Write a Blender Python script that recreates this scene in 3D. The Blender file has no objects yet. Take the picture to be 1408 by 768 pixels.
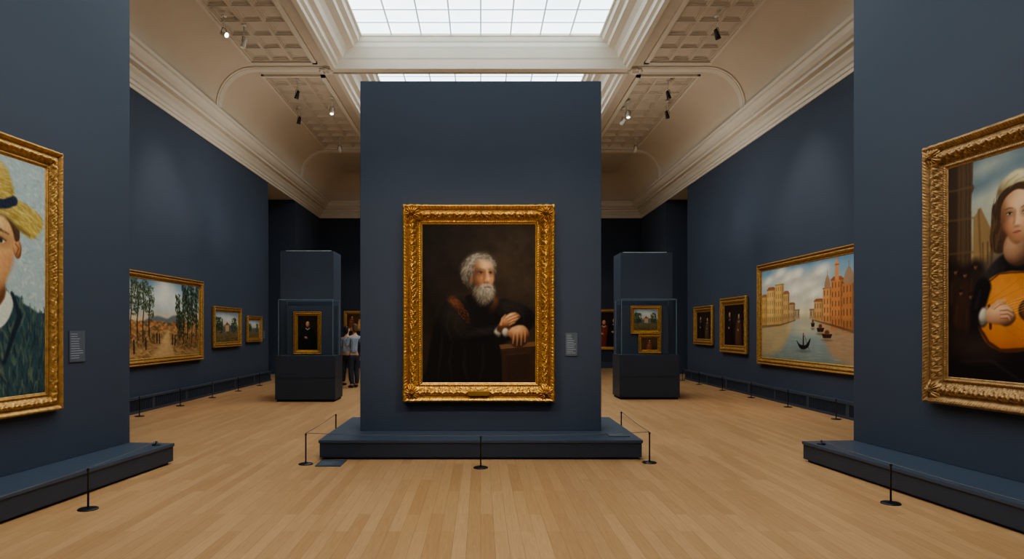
import bpy, bmesh, math, random
import numpy as np
from mathutils import Vector, Matrix
random.seed(4)
scene=bpy.context.scene
COL=scene.collection

# ------------------------------------------------------------------ helpers
def lin(v):
    v=v/255.0
    return v/12.92 if v<=0.04045 else ((v+0.055)/1.055)**2.4
def c(r,g,b): return (lin(r),lin(g),lin(b),1.0)

def newmat(name):
    m=bpy.data.materials.new(name); m.use_nodes=True
    nt=m.node_tree; b=nt.nodes['Principled BSDF']
    return m,nt,b
def mat(name,col,rough=.5,metal=0,var=.12,scale=6,bump=0.0,bscale=60,stretch=(1,1,1),spec=.5):
    m,nt,b=newmat(name); N=nt.nodes;L=nt.links
    tc=N.new('ShaderNodeTexCoord'); mp=N.new('ShaderNodeMapping'); mp.inputs['Scale'].default_value=stretch
    L.new(tc.outputs['Object'],mp.inputs['Vector'])
    no=N.new('ShaderNodeTexNoise'); no.inputs['Scale'].default_value=scale; no.inputs['Detail'].default_value=5
    L.new(mp.outputs['Vector'],no.inputs['Vector'])
    mx=N.new('ShaderNodeMix'); mx.data_type='RGBA'
    mx.inputs['A'].default_value=tuple(x*(1-var) for x in col[:3])+(1,)
    mx.inputs['B'].default_value=tuple(min(1,x*(1+var)) for x in col[:3])+(1,)
    L.new(no.outputs['Fac'],mx.inputs['Factor']); L.new(mx.outputs['Result'],b.inputs['Base Color'])
    b.inputs['Roughness'].default_value=rough; b.inputs['Metallic'].default_value=metal
    b.inputs['Specular IOR Level'].default_value=spec
    if bump>0:
        n2=N.new('ShaderNodeTexNoise'); n2.inputs['Scale'].default_value=bscale; n2.inputs['Detail'].default_value=4
        L.new(mp.outputs['Vector'],n2.inputs['Vector'])
        bp=N.new('ShaderNodeBump'); bp.inputs['Strength'].default_value=bump; bp.inputs['Distance'].default_value=.01
        L.new(n2.outputs['Fac'],bp.inputs['Height']); L.new(bp.outputs['Normal'],b.inputs['Normal'])
    return m

def link(ob,parent=None):
    COL.objects.link(ob)
    if parent is not None: ob.parent=parent
    return ob
def tag(ob,label,category,group=None):
    ob['label']=label; ob['category']=category
    if group: ob['group']=group
    return ob
def thing(name,loc,rotz,label,category,group=None):
    e=bpy.data.objects.new(name,None); e.location=loc; e.rotation_euler=(0,0,rotz); e.empty_display_size=.1
    link(e); tag(e,label,category,group); return e
def meshob(name,me,m=None,parent=None,smooth=False,struct=False,label=None):
    ob=bpy.data.objects.new(name,me)
    if m is not None:
        for mm in (m if isinstance(m,(list,tuple)) else [m]): me.materials.append(mm)
    if smooth:
        for p in me.polygons: p.use_smooth=True
    link(ob,parent)
    if struct: ob['kind']='structure'
    if label: ob['label']=label
    return ob
def bm_box(bm,x0,x1,y0,y1,z0,z1):
    vs=[bm.verts.new(p) for p in [(x0,y0,z0),(x1,y0,z0),(x1,y1,z0),(x0,y1,z0),(x0,y0,z1),(x1,y0,z1),(x1,y1,z1),(x0,y1,z1)]]
    for f in [(0,3,2,1),(4,5,6,7),(0,1,5,4),(1,2,6,5),(2,3,7,6),(3,0,4,7)]: bm.faces.new([vs[i] for i in f])
def boxes_mesh(bl,bev=0,name='m'):
    bm=bmesh.new()
    for b in bl: bm_box(bm,*b)
    if bev>0: bmesh.ops.bevel(bm,geom=bm.edges[:],offset=bev,segments=2,affect='EDGES',profile=.6)
    me=bpy.data.meshes.new(name); bm.to_mesh(me); bm.free(); return me
def lathe_mesh(prof,seg=24,name='m',cap=True):
    bm=bmesh.new(); rings=[]
    for r,z in prof: rings.append([bm.verts.new((r*math.cos(2*math.pi*i/seg),r*math.sin(2*math.pi*i/seg),z)) for i in range(seg)])
    for a,b in zip(rings,rings[1:]):
        for i in range(seg): bm.faces.new([a[i],a[(i+1)%seg],b[(i+1)%seg],b[i]])
    if cap:
        bm.faces.new(rings[0][::-1]); bm.faces.new(rings[-1])
    me=bpy.data.meshes.new(name); bm.to_mesh(me); bm.free(); return me
def rect_rings(rings,name='m'):
    bm=bmesh.new(); R=[]
    for x0,x1,y0,y1,z in rings: R.append([bm.verts.new(p) for p in [(x0,y0,z),(x1,y0,z),(x1,y1,z),(x0,y1,z)]])
    for a,b in zip(R,R[1:]):
        for i in range(4): bm.faces.new([a[i],a[(i+1)%4],b[(i+1)%4],b[i]])
    me=bpy.data.meshes.new(name); bm.to_mesh(me); bm.free(); return me
def tube_mesh(pts,r,seg=8,name='m'):
    bm=bmesh.new(); rings=[]
    for k,p in enumerate(pts):
        p=Vector(p); a=Vector(pts[max(0,k-1)]); b=Vector(pts[min(len(pts)-1,k+1)]); t=(b-a).normalized()
        u=t.cross(Vector((0,0,1)));
        if u.length<1e-4: u=Vector((1,0,0))
        u.normalize(); v=t.cross(u)
        rings.append([bm.verts.new(p+u*r*math.cos(2*math.pi*i/seg)+v*r*math.sin(2*math.pi*i/seg)) for i in range(seg)])
    for a,b in zip(rings,rings[1:]):
        for i in range(seg): bm.faces.new([a[i],a[(i+1)%seg],b[(i+1)%seg],b[i]])
    bm.faces.new(rings[0][::-1]); bm.faces.new(rings[-1])
    me=bpy.data.meshes.new(name); bm.to_mesh(me); bm.free(); return me

# ------------------------------------------------------------------ materials
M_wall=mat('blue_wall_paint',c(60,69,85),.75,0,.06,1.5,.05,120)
M_wallshade=mat('shaded_blue_wall_paint',c(44,51,65),.8,0,.06,1.5,.05,120)  # wall blue darkened to put the far end's weaker light into the colour
M_panel=mat('blue_partition_paint',c(59,67,82),.7,0,.05,1.2,.05,120)
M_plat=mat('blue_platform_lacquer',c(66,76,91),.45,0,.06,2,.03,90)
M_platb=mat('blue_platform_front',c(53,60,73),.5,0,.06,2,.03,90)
M_case=mat('dark_blue_case',c(47,54,66),.5,0,.06,2,.03,90)
M_toe=mat('black_recess',c(18,20,24),.8)
M_plaster=mat('cream_plaster',c(204,192,174),.8,0,.06,1.2,.08,40)
M_plaster2=mat('cream_trim',c(216,207,192),.7,0,.05,2,.05,60)
M_coffer=mat('coffer_plaster',c(198,187,170),.8,0,.06,3,.08,60)
M_base=mat('blue_baseboard',c(58,66,80),.5,0,.06,2)
M_metal=mat('dark_bronze_metal',c(58,58,62),.35,.8,.1,20)
M_cord=mat('grey_elastic_cord',c(96,98,102),.6)
M_black=mat('black_fixture',c(52,50,48),.4,.3)
M_white=mat('white_fixture',c(215,210,200),.4,.1)
def emis(name,col,s,base=None):
    m,nt,b=newmat(name); b.inputs['Base Color'].default_value=base or col; b.inputs['Emission Color'].default_value=col; b.inputs['Emission Strength'].default_value=s; return m
M_mull=emis('self_lit_skylight_bar',(.55,.7,.76,1),.5,(.66,.73,.77,1))  # bars glow on their own, standing in for light through the skylight
M_label=mat('grey_label_card',c(84,90,100),.6)
M_text=mat('pale_print',c(165,168,175),.6)
M_plate=mat('brass_plate',c(190,150,80),.35,.8,.1,30)

def gold(name,col,dark,rough=.38,metal=.75):
    m,nt,b=newmat(name); N=nt.nodes;L=nt.links
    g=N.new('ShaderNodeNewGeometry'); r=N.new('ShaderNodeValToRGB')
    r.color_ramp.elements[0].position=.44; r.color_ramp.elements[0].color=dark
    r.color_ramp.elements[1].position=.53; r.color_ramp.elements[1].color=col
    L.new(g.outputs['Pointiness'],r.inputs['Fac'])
    tc=N.new('ShaderNodeTexCoord'); no=N.new('ShaderNodeTexNoise'); no.inputs['Scale'].default_value=22; no.inputs['Detail'].default_value=6
    L.new(tc.outputs['Object'],no.inputs['Vector'])
    mx=N.new('ShaderNodeMix'); mx.data_type='RGBA'; mx.blend_type='MULTIPLY'; mx.inputs['Factor'].default_value=.55
    rr=N.new('ShaderNodeValToRGB'); rr.color_ramp.elements[0].position=.35; rr.color_ramp.elements[0].color=(.45,.38,.31,1); rr.color_ramp.elements[1].position=.6; rr.color_ramp.elements[1].color=(1,1,1,1)
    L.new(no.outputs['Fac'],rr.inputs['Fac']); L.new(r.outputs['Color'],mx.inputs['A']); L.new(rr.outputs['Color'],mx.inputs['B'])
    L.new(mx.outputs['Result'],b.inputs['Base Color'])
    b.inputs['Metallic'].default_value=metal; b.inputs['Roughness'].default_value=rough
    vo=N.new('ShaderNodeTexVoronoi'); vo.inputs['Scale'].default_value=60; L.new(tc.outputs['Object'],vo.inputs['Vector'])
    bp=N.new('ShaderNodeBump'); bp.inputs['Strength'].default_value=.4; bp.inputs['Distance'].default_value=.005
    L.new(vo.outputs['Distance'],bp.inputs['Height']); L.new(bp.outputs['Normal'],b.inputs['Normal'])
    return m
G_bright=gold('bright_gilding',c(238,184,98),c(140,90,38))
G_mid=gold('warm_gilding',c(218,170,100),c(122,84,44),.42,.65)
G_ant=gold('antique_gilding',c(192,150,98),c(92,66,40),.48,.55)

def canvas_mat(name,bstr,bsc,rough=.5):
    m,nt,b=newmat(name); N=nt.nodes;L=nt.links
    a=N.new('ShaderNodeAttribute'); a.attribute_name='paint'; L.new(a.outputs['Color'],b.inputs['Base Color'])
    b.inputs['Roughness'].default_value=rough; b.inputs['Specular IOR Level'].default_value=.2
    tc=N.new('ShaderNodeTexCoord'); no=N.new('ShaderNodeTexNoise'); no.inputs['Scale'].default_value=bsc; no.inputs['Detail'].default_value=4
    L.new(tc.outputs['Object'],no.inputs['Vector'])
    bp=N.new('ShaderNodeBump'); bp.inputs['Strength'].default_value=bstr; bp.inputs['Distance'].default_value=.01
    L.new(no.outputs['Fac'],bp.inputs['Height']); L.new(bp.outputs['Normal'],b.inputs['Normal'])
    return m
M_cv=canvas_mat('oil_on_canvas',.08,80)
M_cvimp=canvas_mat('impasto_oil_on_canvas',.6,28,.5)

def floor_mat():
    m,nt,b=newmat('oak_plank_floor'); N=nt.nodes;L=nt.links
    tc=N.new('ShaderNodeTexCoord'); mp=N.new('ShaderNodeMapping'); mp.inputs['Rotation'].default_value=(0,0,math.pi/2)
    L.new(tc.outputs['Object'],mp.inputs['Vector'])
    def brick(c1,c2,off,w):
        br=N.new('ShaderNodeTexBrick'); br.offset=.37; br.offset_frequency=2; br.squash=1
        br.inputs['Color1'].default_value=c1; br.inputs['Color2'].default_value=c2
        br.inputs['Mortar'].default_value=c(156,114,76)
        br.inputs['Scale'].default_value=1; br.inputs['Mortar Size'].default_value=.0015; br.inputs['Mortar Smooth'].default_value=.3
        br.inputs['Brick Width'].default_value=w; br.inputs['Row Height'].default_value=.105; br.inputs['Bias'].default_value=off
        L.new(mp.outputs['Vector'],br.inputs['Vector']); return br
    b1=brick(c(208,164,118),c(190,144,99),-.1,1.35)
    mp2=N.new('ShaderNodeMapping'); mp2.inputs['Scale'].default_value=(22,1.3,1); L.new(tc.outputs['Object'],mp2.inputs['Vector'])
    no=N.new('ShaderNodeTexNoise'); no.inputs['Scale'].default_value=2.2; no.inputs['Detail'].default_value=7; no.inputs['Roughness'].default_value=.65
    L.new(mp2.outputs['Vector'],no.inputs['Vector'])
    rp=N.new('ShaderNodeValToRGB'); rp.color_ramp.elements[0].position=.3; rp.color_ramp.elements[0].color=(.84,.79,.74,1); rp.color_ramp.elements[1].position=.68; rp.color_ramp.elements[1].color=(1.04,1.03,1.02,1)
    L.new(no.outputs['Fac'],rp.inputs['Fac'])
    mx=N.new('ShaderNodeMix'); mx.data_type='RGBA'; mx.blend_type='MULTIPLY'; mx.inputs['Factor'].default_value=.85
    L.new(b1.outputs['Color'],mx.inputs['A']); L.new(rp.outputs['Color'],mx.inputs['B'])
    L.new(mx.outputs['Result'],b.inputs['Base Color'])
    b.inputs['Roughness'].default_value=.34; b.inputs['Specular IOR Level'].default_value=.45
    bp=N.new('ShaderNodeBump'); bp.inputs['Strength'].default_value=.08; bp.inputs['Distance'].default_value=.003; bp.invert=True
    L.new(b1.outputs['Fac'],bp.inputs['Height']); L.new(bp.outputs['Normal'],b.inputs['Normal'])
    return m
M_floor=floor_mat()
SKY=3.1
def sky_mat():
    m,nt,b=newmat('frosted_skylight_glass'); N=nt.nodes;L=nt.links
    b.inputs['Base Color'].default_value=(.7,.75,.78,1); b.inputs['Roughness'].default_value=.4
    tc=N.new('ShaderNodeTexCoord'); no=N.new('ShaderNodeTexNoise'); no.inputs['Scale'].default_value=.9; no.inputs['Detail'].default_value=3
    L.new(tc.outputs['Object'],no.inputs['Vector'])
    mx=N.new('ShaderNodeMix'); mx.data_type='RGBA'; mx.inputs['A'].default_value=(.52,.74,.82,1); mx.inputs['B'].default_value=(.98,1.0,1,1)
    L.new(no.outputs['Fac'],mx.inputs['Factor']); L.new(mx.outputs['Result'],b.inputs['Emission Color'])
    b.inputs['Emission Strength'].default_value=SKY
    return m
M_sky=sky_mat()
def glass_mat():
    m=bpy.data.materials.new('clear_glass'); m.use_nodes=True; nt=m.node_tree; N=nt.nodes; L=nt.links
    for n in list(N): N.remove(n)
    o=N.new('ShaderNodeOutputMaterial'); t=N.new('ShaderNodeBsdfTransparent'); t.inputs['Color'].default_value=(.97,.985,.99,1)
    g=N.new('ShaderNodeBsdfGlossy'); g.inputs['Roughness'].default_value=.03
    mx=N.new('ShaderNodeMixShader'); mx.inputs['Fac'].default_value=.035
    L.new(t.outputs[0],mx.inputs[1]); L.new(g.outputs[0],mx.inputs[2]); L.new(mx.outputs[0],o.inputs['Surface'])
    return m
M_glass=glass_mat()
M_glassedge=mat('glass_edge',c(130,146,156),.2,.2)
M_lens=emis('lit_lamp_lens',(1,.9,.75,1),8)

# ------------------------------------------------------------------ room shell
XW=6.6; Y0=-6.0; Y1=28.0; ZC=7.7
meshob('floor',boxes_mesh([(-7.9,7.9,Y0-.3,Y1+.3,-.2,0)]),M_floor,struct=True)
def side_wall(sg,yend):
    def bx(x0,x1,*r): return (min(sg*x0,sg*x1),max(sg*x0,sg*x1))+r
    bl=[bx(XW,XW+.3,Y0,yend,0,6.6),
        bx(XW+.3,7.9,yend-.3,yend,0,6.6),
        bx(7.55,7.9,yend,24.3,0,6.6),
        bx(XW,7.9,24.3,24.6,0,6.6),
        bx(XW,XW+.3,24.6,Y1,0,6.6)]
    return boxes_mesh(bl)
meshob('wall_left',side_wall(-1,21.2),M_wall,struct=True)
meshob('wall_right',side_wall(1,21.8),M_wall,struct=True)
meshob('wall_back',boxes_mesh([(-6.6,6.6,Y1,Y1+.3,0,6.6)]),M_wallshade,struct=True)
meshob('wall_front',boxes_mesh([(-6.6,6.6,Y0-.3,Y0,0,6.6)]),M_wall,struct=True)
meshob('trim_1',boxes_mesh([(-7.6,-6.6,21.2,24.3,6.2,6.5)]),M_plaster,struct=True)
meshob('trim_2',boxes_mesh([(6.6,7.6,21.8,24.3,6.2,6.5)]),M_plaster,struct=True)
cp=[(0.0,6.14),(.03,6.14),(.035,6.2),(.06,6.21),(.065,6.27),(.10,6.29),(.14,6.36),(.20,6.41),(.205,6.46),(.30,6.47),(.31,6.52),(.36,6.54),(.42,6.60),(.46,6.68),(.50,6.70),(.51,6.76),(.44,6.79)]
rr=[(-XW+i,XW-i,Y0+i,Y1-i,z) for i,z in cp]
meshob('trim_3',rect_rings(rr),M_plaster2,struct=True)
cove=[(.44,6.79)]
for k in range(1,17):
    a=k/16*math.pi/2; cove.append((.44+.86*(1-math.cos(a)),6.79+(ZC-6.79)*math.sin(a)))
ob=meshob('trim_4',rect_rings([(-XW+i,XW-i,Y0+i,Y1-i,z) for i,z in cove]),M_plaster,smooth=True,struct=True)
XF=XW-1.3
ribs=[1.2,8.6,16.0,23.4]
XS=3.48; XG=2.72; ZG=8.35
bays=[(Y0+1.3,1.05),(1.35,8.45),(8.75,15.85),(16.15,23.25)]
cbm=bmesh.new()
def quad(bm,pts):
    return bm.faces.new([bm.verts.new(p) for p in pts])
def flat(x0,x1,y0,y1,z=ZC): quad(cbm,[(x0,y0,z),(x0,y1,z),(x1,y1,z),(x1,y0,z)])
def ringq(r0,r1):
    (a0,a1,b0,b1,z0),(c0,c1,d0,d1,z1)=r0,r1
    A=[(a0,b0,z0),(a1,b0,z0),(a1,b1,z0),(a0,b1,z0)]; B=[(c0,d0,z1),(c1,d0,z1),(c1,d1,z1),(c0,d1,z1)]
    for i in range(4): quad(cbm,[A[i],A[(i+1)%4],B[(i+1)%4],B[i]])
def coffers(x0,x1,y0,y1,nx,ny):
    dx=(x1-x0)/nx; dy=(y1-y0)/ny
    for i in range(nx):
        for j in range(ny):
            ax=x0+i*dx; ay=y0+j*dy
            prev=(ax,ax+dx,ay,ay+dy,ZC)
            for ins,z in [(.03,ZC),(.035,ZC+.022),(.055,ZC+.025),(.06,ZC+.05),(.08,ZC+.053),(.09,ZC+.07)]:
                cur=(ax+ins,ax+dx-ins,ay+ins,ay+dy-ins,z); ringq(prev,cur); prev=cur
            flat(prev[0],prev[1],prev[2],prev[3],prev[4])
for y0,y1 in bays:
    for sg in (-1,1):
        xa,xb=sorted((sg*3.86,sg*5.2)); fa,fb=sorted((sg*XS,sg*XF))
        cy0,cy1=y0+.33,y1-.33
        flat(fa,fb,y0,cy0); flat(fa,fb,cy1,y1); flat(fa,xa,cy0,cy1); flat(xb,fb,cy0,cy1)
        coffers(xa,xb,cy0,cy1,3,max(4,int((cy1-cy0)/.62)))
for r in ribs: flat(-XF,XF,r-.15,r+.15)
flat(-XF,XF,23.55,Y1-1.3)
flat(-XF,XF,Y0,Y0+1.3)
me=bpy.data.meshes.new('ceiling'); bmesh.ops.remove_doubles(cbm,verts=cbm.verts[:],dist=.0005); cbm.to_mesh(me); cbm.free()
meshob('ceiling',me,M_coffer,struct=True)
wp=[(.76,.25,ZC),(.76,.25,ZC-.07),(.66,.23,ZC-.07),(.64,.21,ZC-.01),(.58,.2,ZC+.02),(.56,.17,ZC+.12),(.46,.15,ZC+.15),(.42,.12,ZC+.24),(.34,.09,ZC+.33),(.2,.07,ZC+.38),(.18,.06,ZC+.46),(.08,.04,ZC+.5),(.05,.02,ZC+.58),(0,0,ZC+.6),(0,0,ZG)]
tn=5
gl=1
for y0,y1 in bays:
    rings=[(-XG-ox,XG+ox,y0+.25-oy,y1-.25+oy,z) for ox,oy,z in wp]
    meshob('trim_%d'%tn,rect_rings(rings),M_plaster2,struct=True); tn+=1
    gy0,gy1=y0+.25,y1-.25
    meshob('window_%d'%gl,boxes_mesh([(-XG,XG,gy0,gy1,ZG,ZG+.04)]),M_sky,struct=True)
    bl=[]
    nxm=8
    for i in range(1,nxm):
        x=-XG+2*XG*i/nxm; bl.append((x-.018,x+.018,gy0,gy1,ZG-.03,ZG-.005))
    nym=int(round((gy1-gy0)/.6))
    for j in range(1,nym):
        y=gy0+(gy1-gy0)*j/nym; bl.append((-XG,XG,y-.018,y+.018,ZG-.025,ZG-.005))
    meshob('trim_%d'%tn,boxes_mesh(bl),M_mull,struct=True); tn+=1
    gl+=1
def rib(yc,w,drop):
    path=[(XW-i,z) for i,z in cove]
    full=[(x,z) for x,z in path]+[(-x,z) for x,z in reversed(path)]
    bm=bmesh.new(); rows=[]
    n=len(full)
    for k,(x,z) in enumerate(full):
        a=Vector(full[max(0,k-1)]); b=Vector(full[min(n-1,k+1)]); t=(b-a).normalized(); nrm=Vector((t.y,-t.x))
        if nrm.dot(Vector((-x,4-z)))<0: nrm=-nrm
        row=[]
        for dy,dr in [(-w,-.02),(-w,drop*.6),(-w*.72,drop*.7),(-w*.66,drop),(w*.66,drop),(w*.72,drop*.7),(w,drop*.6),(w,-.02)]:
            row.append(bm.verts.new((x+nrm.x*dr,yc+dy,z+nrm.y*dr)))
        rows.append(row)
    for a,b in zip(rows,rows[1:]):
        for i in range(7): bm.faces.new([a[i],a[i+1],b[i+1],b[i]])
    me=bpy.data.meshes.new('rib'); bm.to_mesh(me); bm.free(); return me
for r in ribs:
    meshob('trim_%d'%tn,rib(r,.15,.05),M_plaster2,struct=True); tn+=1
bl=[]
for y0,y1 in bays:
    for sg in (-1,1):
        for (x0,x1,dz) in [(3.74,3.84,.05),(5.21,5.27,.04)]:
            a,b=sorted((sg*x0,sg*x1)); bl.append((a,b,y0+.22,y1-.22,ZC-dz,ZC+.02))
        a,b=sorted((sg*3.74,sg*5.27)); bl.append((a,b,y0+.22,y0+.31,ZC-.05,ZC+.02)); bl.append((a,b,y1-.31,y1-.22,ZC-.05,ZC+.02))
meshob('trim_%d'%tn,boxes_mesh(bl),M_plaster2,struct=True); tn+=1
def rosette():
    bm=bmesh.new(); n=64; rings=[]
    for t,h in [(1,0),(.95,.03),(.8,.05),(.6,.04),(.42,.03),(.36,.07),(.2,.1),(.02,.11)]:
        ring=[]
        for i in range(n):
            a=2*math.pi*i/n; r=.16*t*(1+.14*math.cos(8*a)*(t>.4))
            ring.append(bm.verts.new((r*math.cos(a),r*math.sin(a),-h)))
        rings.append(ring)
    for a,b in zip(rings,rings[1:]):
        for i in range(n): bm.faces.new([a[i],a[(i+1)%n],b[(i+1)%n],b[i]])
    bm.faces.new(rings[-1]); me=bpy.data.meshes.new('rosette'); bm.to_mesh(me); bm.free(); return me
rm=rosette(); rm.materials.append(M_plaster2)
for r in ribs:
    for sg in (-1,1):
        o=bpy.data.objects.new('trim_%d'%tn,rm); tn+=1; o.location=(sg*3.62,r,ZC-.05); o['kind']='structure'; link(o)
def baseboard(sg,yend):
    def bx(x0,x1,*r): return (min(sg*x0,sg*x1),max(sg*x0,sg*x1))+r
    bl=[bx(XW-.10,XW,Y0,yend,.0,.05),bx(XW-.11,XW,Y0,yend,.26,.30),bx(XW-.06,XW,Y0,yend,.05,.26)]
    y=Y0+.05
    while y<yend-.03:
        k=int((y-Y0)/1.5)
        if (y-Y0)-k*1.5<.12: bl.append(bx(XW-.10,XW-.06,y,y+.11,.05,.26)); y+=.12
        else: bl.append(bx(XW-.095,XW-.06,y,y+.018,.05,.26)); y+=.05
    return boxes_mesh(bl)
meshob('baseboard_left',baseboard(-1,21.2),M_base,struct=True)
meshob('baseboard_right',baseboard(1,21.8),M_base,struct=True)
meshob('baseboard_back',boxes_mesh([(-6.6,6.6,Y1-.06,Y1,0,.25)],.01),M_base,struct=True)

# ------------------------------------------------------------------ partitions
def partition(loc,rot,px0,px1,py0,py1,ph,qx0,qx1,qy0,qy1,label):
    e=thing('partition_wall',loc,rot,label,'partition')
    meshob('panel',boxes_mesh([(px0,px1,py0,py1,.24,ph)],.006),M_panel,e)
    meshob('platform_top',boxes_mesh([(qx0,qx1,qy0,qy1,.205,.24)],.004),M_plat,e,label='blue lacquered platform top')
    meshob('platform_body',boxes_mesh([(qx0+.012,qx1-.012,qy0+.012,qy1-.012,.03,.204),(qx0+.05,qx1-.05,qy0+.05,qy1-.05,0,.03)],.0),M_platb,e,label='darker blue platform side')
    return e
partition((0,9.12,0),0,-1.61,1.61,0,.85,4.91,-1.985,1.985,-.77,1.43,'tall dark blue partition on a low platform holding the bearded man portrait')
TH=math.atan(.1)
partition((-4.21,8.19,0),-TH,-.6,0,-6,0,5.95,-.9,.56,-6.1,.01,'dark blue partition on a platform holding the straw hat portrait')
partition((4.56,8.35,0),TH,0,.6,-6,0,5.95,-.66,.9,-6.1,.01,'dark blue partition on a platform holding the lute player painting')

def block(loc,w,d,h,label):
    e=thing('display_partition',loc,0,label,'partition')
    meshob('panel',boxes_mesh([(-w/2,w/2,0,d,.08,h)],.006),M_panel,e)
    meshob('skirting',boxes_mesh([(-w/2+.02,w/2-.02,.02,d-.02,0,.08)]),M_toe,e,label='black recessed skirting')
block((-4.04,15.86,0),1.24,.85,3.41,'freestanding blue partition behind the single-portrait glass display case')
block((3.975,16.36,0),1.25,.85,3.43,'freestanding blue partition behind the two-picture glass display case')

def case(loc,w,d,h,ht,label):
    e=thing('display_case',loc,0,label,'display case')
    meshob('plinth',boxes_mesh([(-w/2,w/2,0,d,.05,h-.5),(-w/2+.008,w/2-.008,.008,d-.008,h-.5,h-.49),(-w/2,w/2,0,d,h-.49,h-.0)],.0),M_case,e)
    meshob('toe_kick',boxes_mesh([(-w/2+.03,w/2-.03,.03,d-.03,0,.05)]),M_toe,e,label='black recessed toe kick')
    gx=w/2-.06; g0=.06; g1=d-.06; t=.012
    meshob('back_panel',boxes_mesh([(-gx+.02,gx-.02,g1-.1,g1-.04,h,ht-.12)],.003),M_panel,e,label='blue backing panel')
    meshob('glass_cover',boxes_mesh([(-gx,gx,g0,g0+t,h,ht),(-gx,gx,g1-t,g1,h,ht),(-gx,-gx+t,g0+t,g1-t,h,ht),(gx-t,gx,g0+t,g1-t,h,ht),(-gx+t,gx-t,g0+t,g1-t,ht-t,ht)]),M_glass,e,label='clear glass cover')
    s=.006
    bl=[]
    for x in (-gx,gx):
        for y in (g0,g1): bl.append((x-s,x+s,y-s,y+s,h,ht))
    for y in (g0,g1): bl.append((-gx,gx,y-s,y+s,ht-s,ht+s))
    for x in (-gx,gx): bl.append((x-s,x+s,g0,g1,ht-s,ht+s))
    meshob('glass_edge',boxes_mesh(bl),M_glassedge,e,label='polished glass edges')
case((-3.86,15.0,0),1.32,.8,1.01,2.25,'dark blue plinth case with glass cover and one gold-framed portrait')
case((3.835,15.5,0),1.37,.8,1.01,2.28,'dark blue plinth case with glass cover and two small framed pictures')

# ------------------------------------------------------------------ paint engine
def fbm(X,Y,sc,seed,octv=4):
    rs=np.random.RandomState(seed); out=np.zeros_like(X); amp=1.;tot=0
    for o in range(octv):
        g=rs.rand(64,64); x=X*sc*2**o+7.3; y=Y*sc*2**o+3.1
        xi=np.floor(x).astype(int); yi=np.floor(y).astype(int); fx=x-xi; fy=y-yi
        fx=fx*fx*(3-2*fx); fy=fy*fy*(3-2*fy); x0=xi%64;x1=(xi+1)%64;y0=yi%64;y1=(yi+1)%64
        out+=amp*((g[y0,x0]*(1-fx)+g[y0,x1]*fx)*(1-fy)+(g[y1,x0]*(1-fx)+g[y1,x1]*fx)*fy); tot+=amp; amp*=.5
    return out/tot
def crom(pts,n=6):
    P=[np.array(p,float) for p in pts]; m=len(P); out=[]
    for i in range(m):
        p0,p1,p2,p3=P[i-1],P[i],P[(i+1)%m],P[(i+2)%m]
        for k in range(n):
            t=k/n; out.append(.5*((2*p1)+(-p0+p2)*t+(2*p0-5*p1+4*p2-p3)*t*t+(-p0+3*p1-3*p2+p3)*t**3))
    return out
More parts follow.
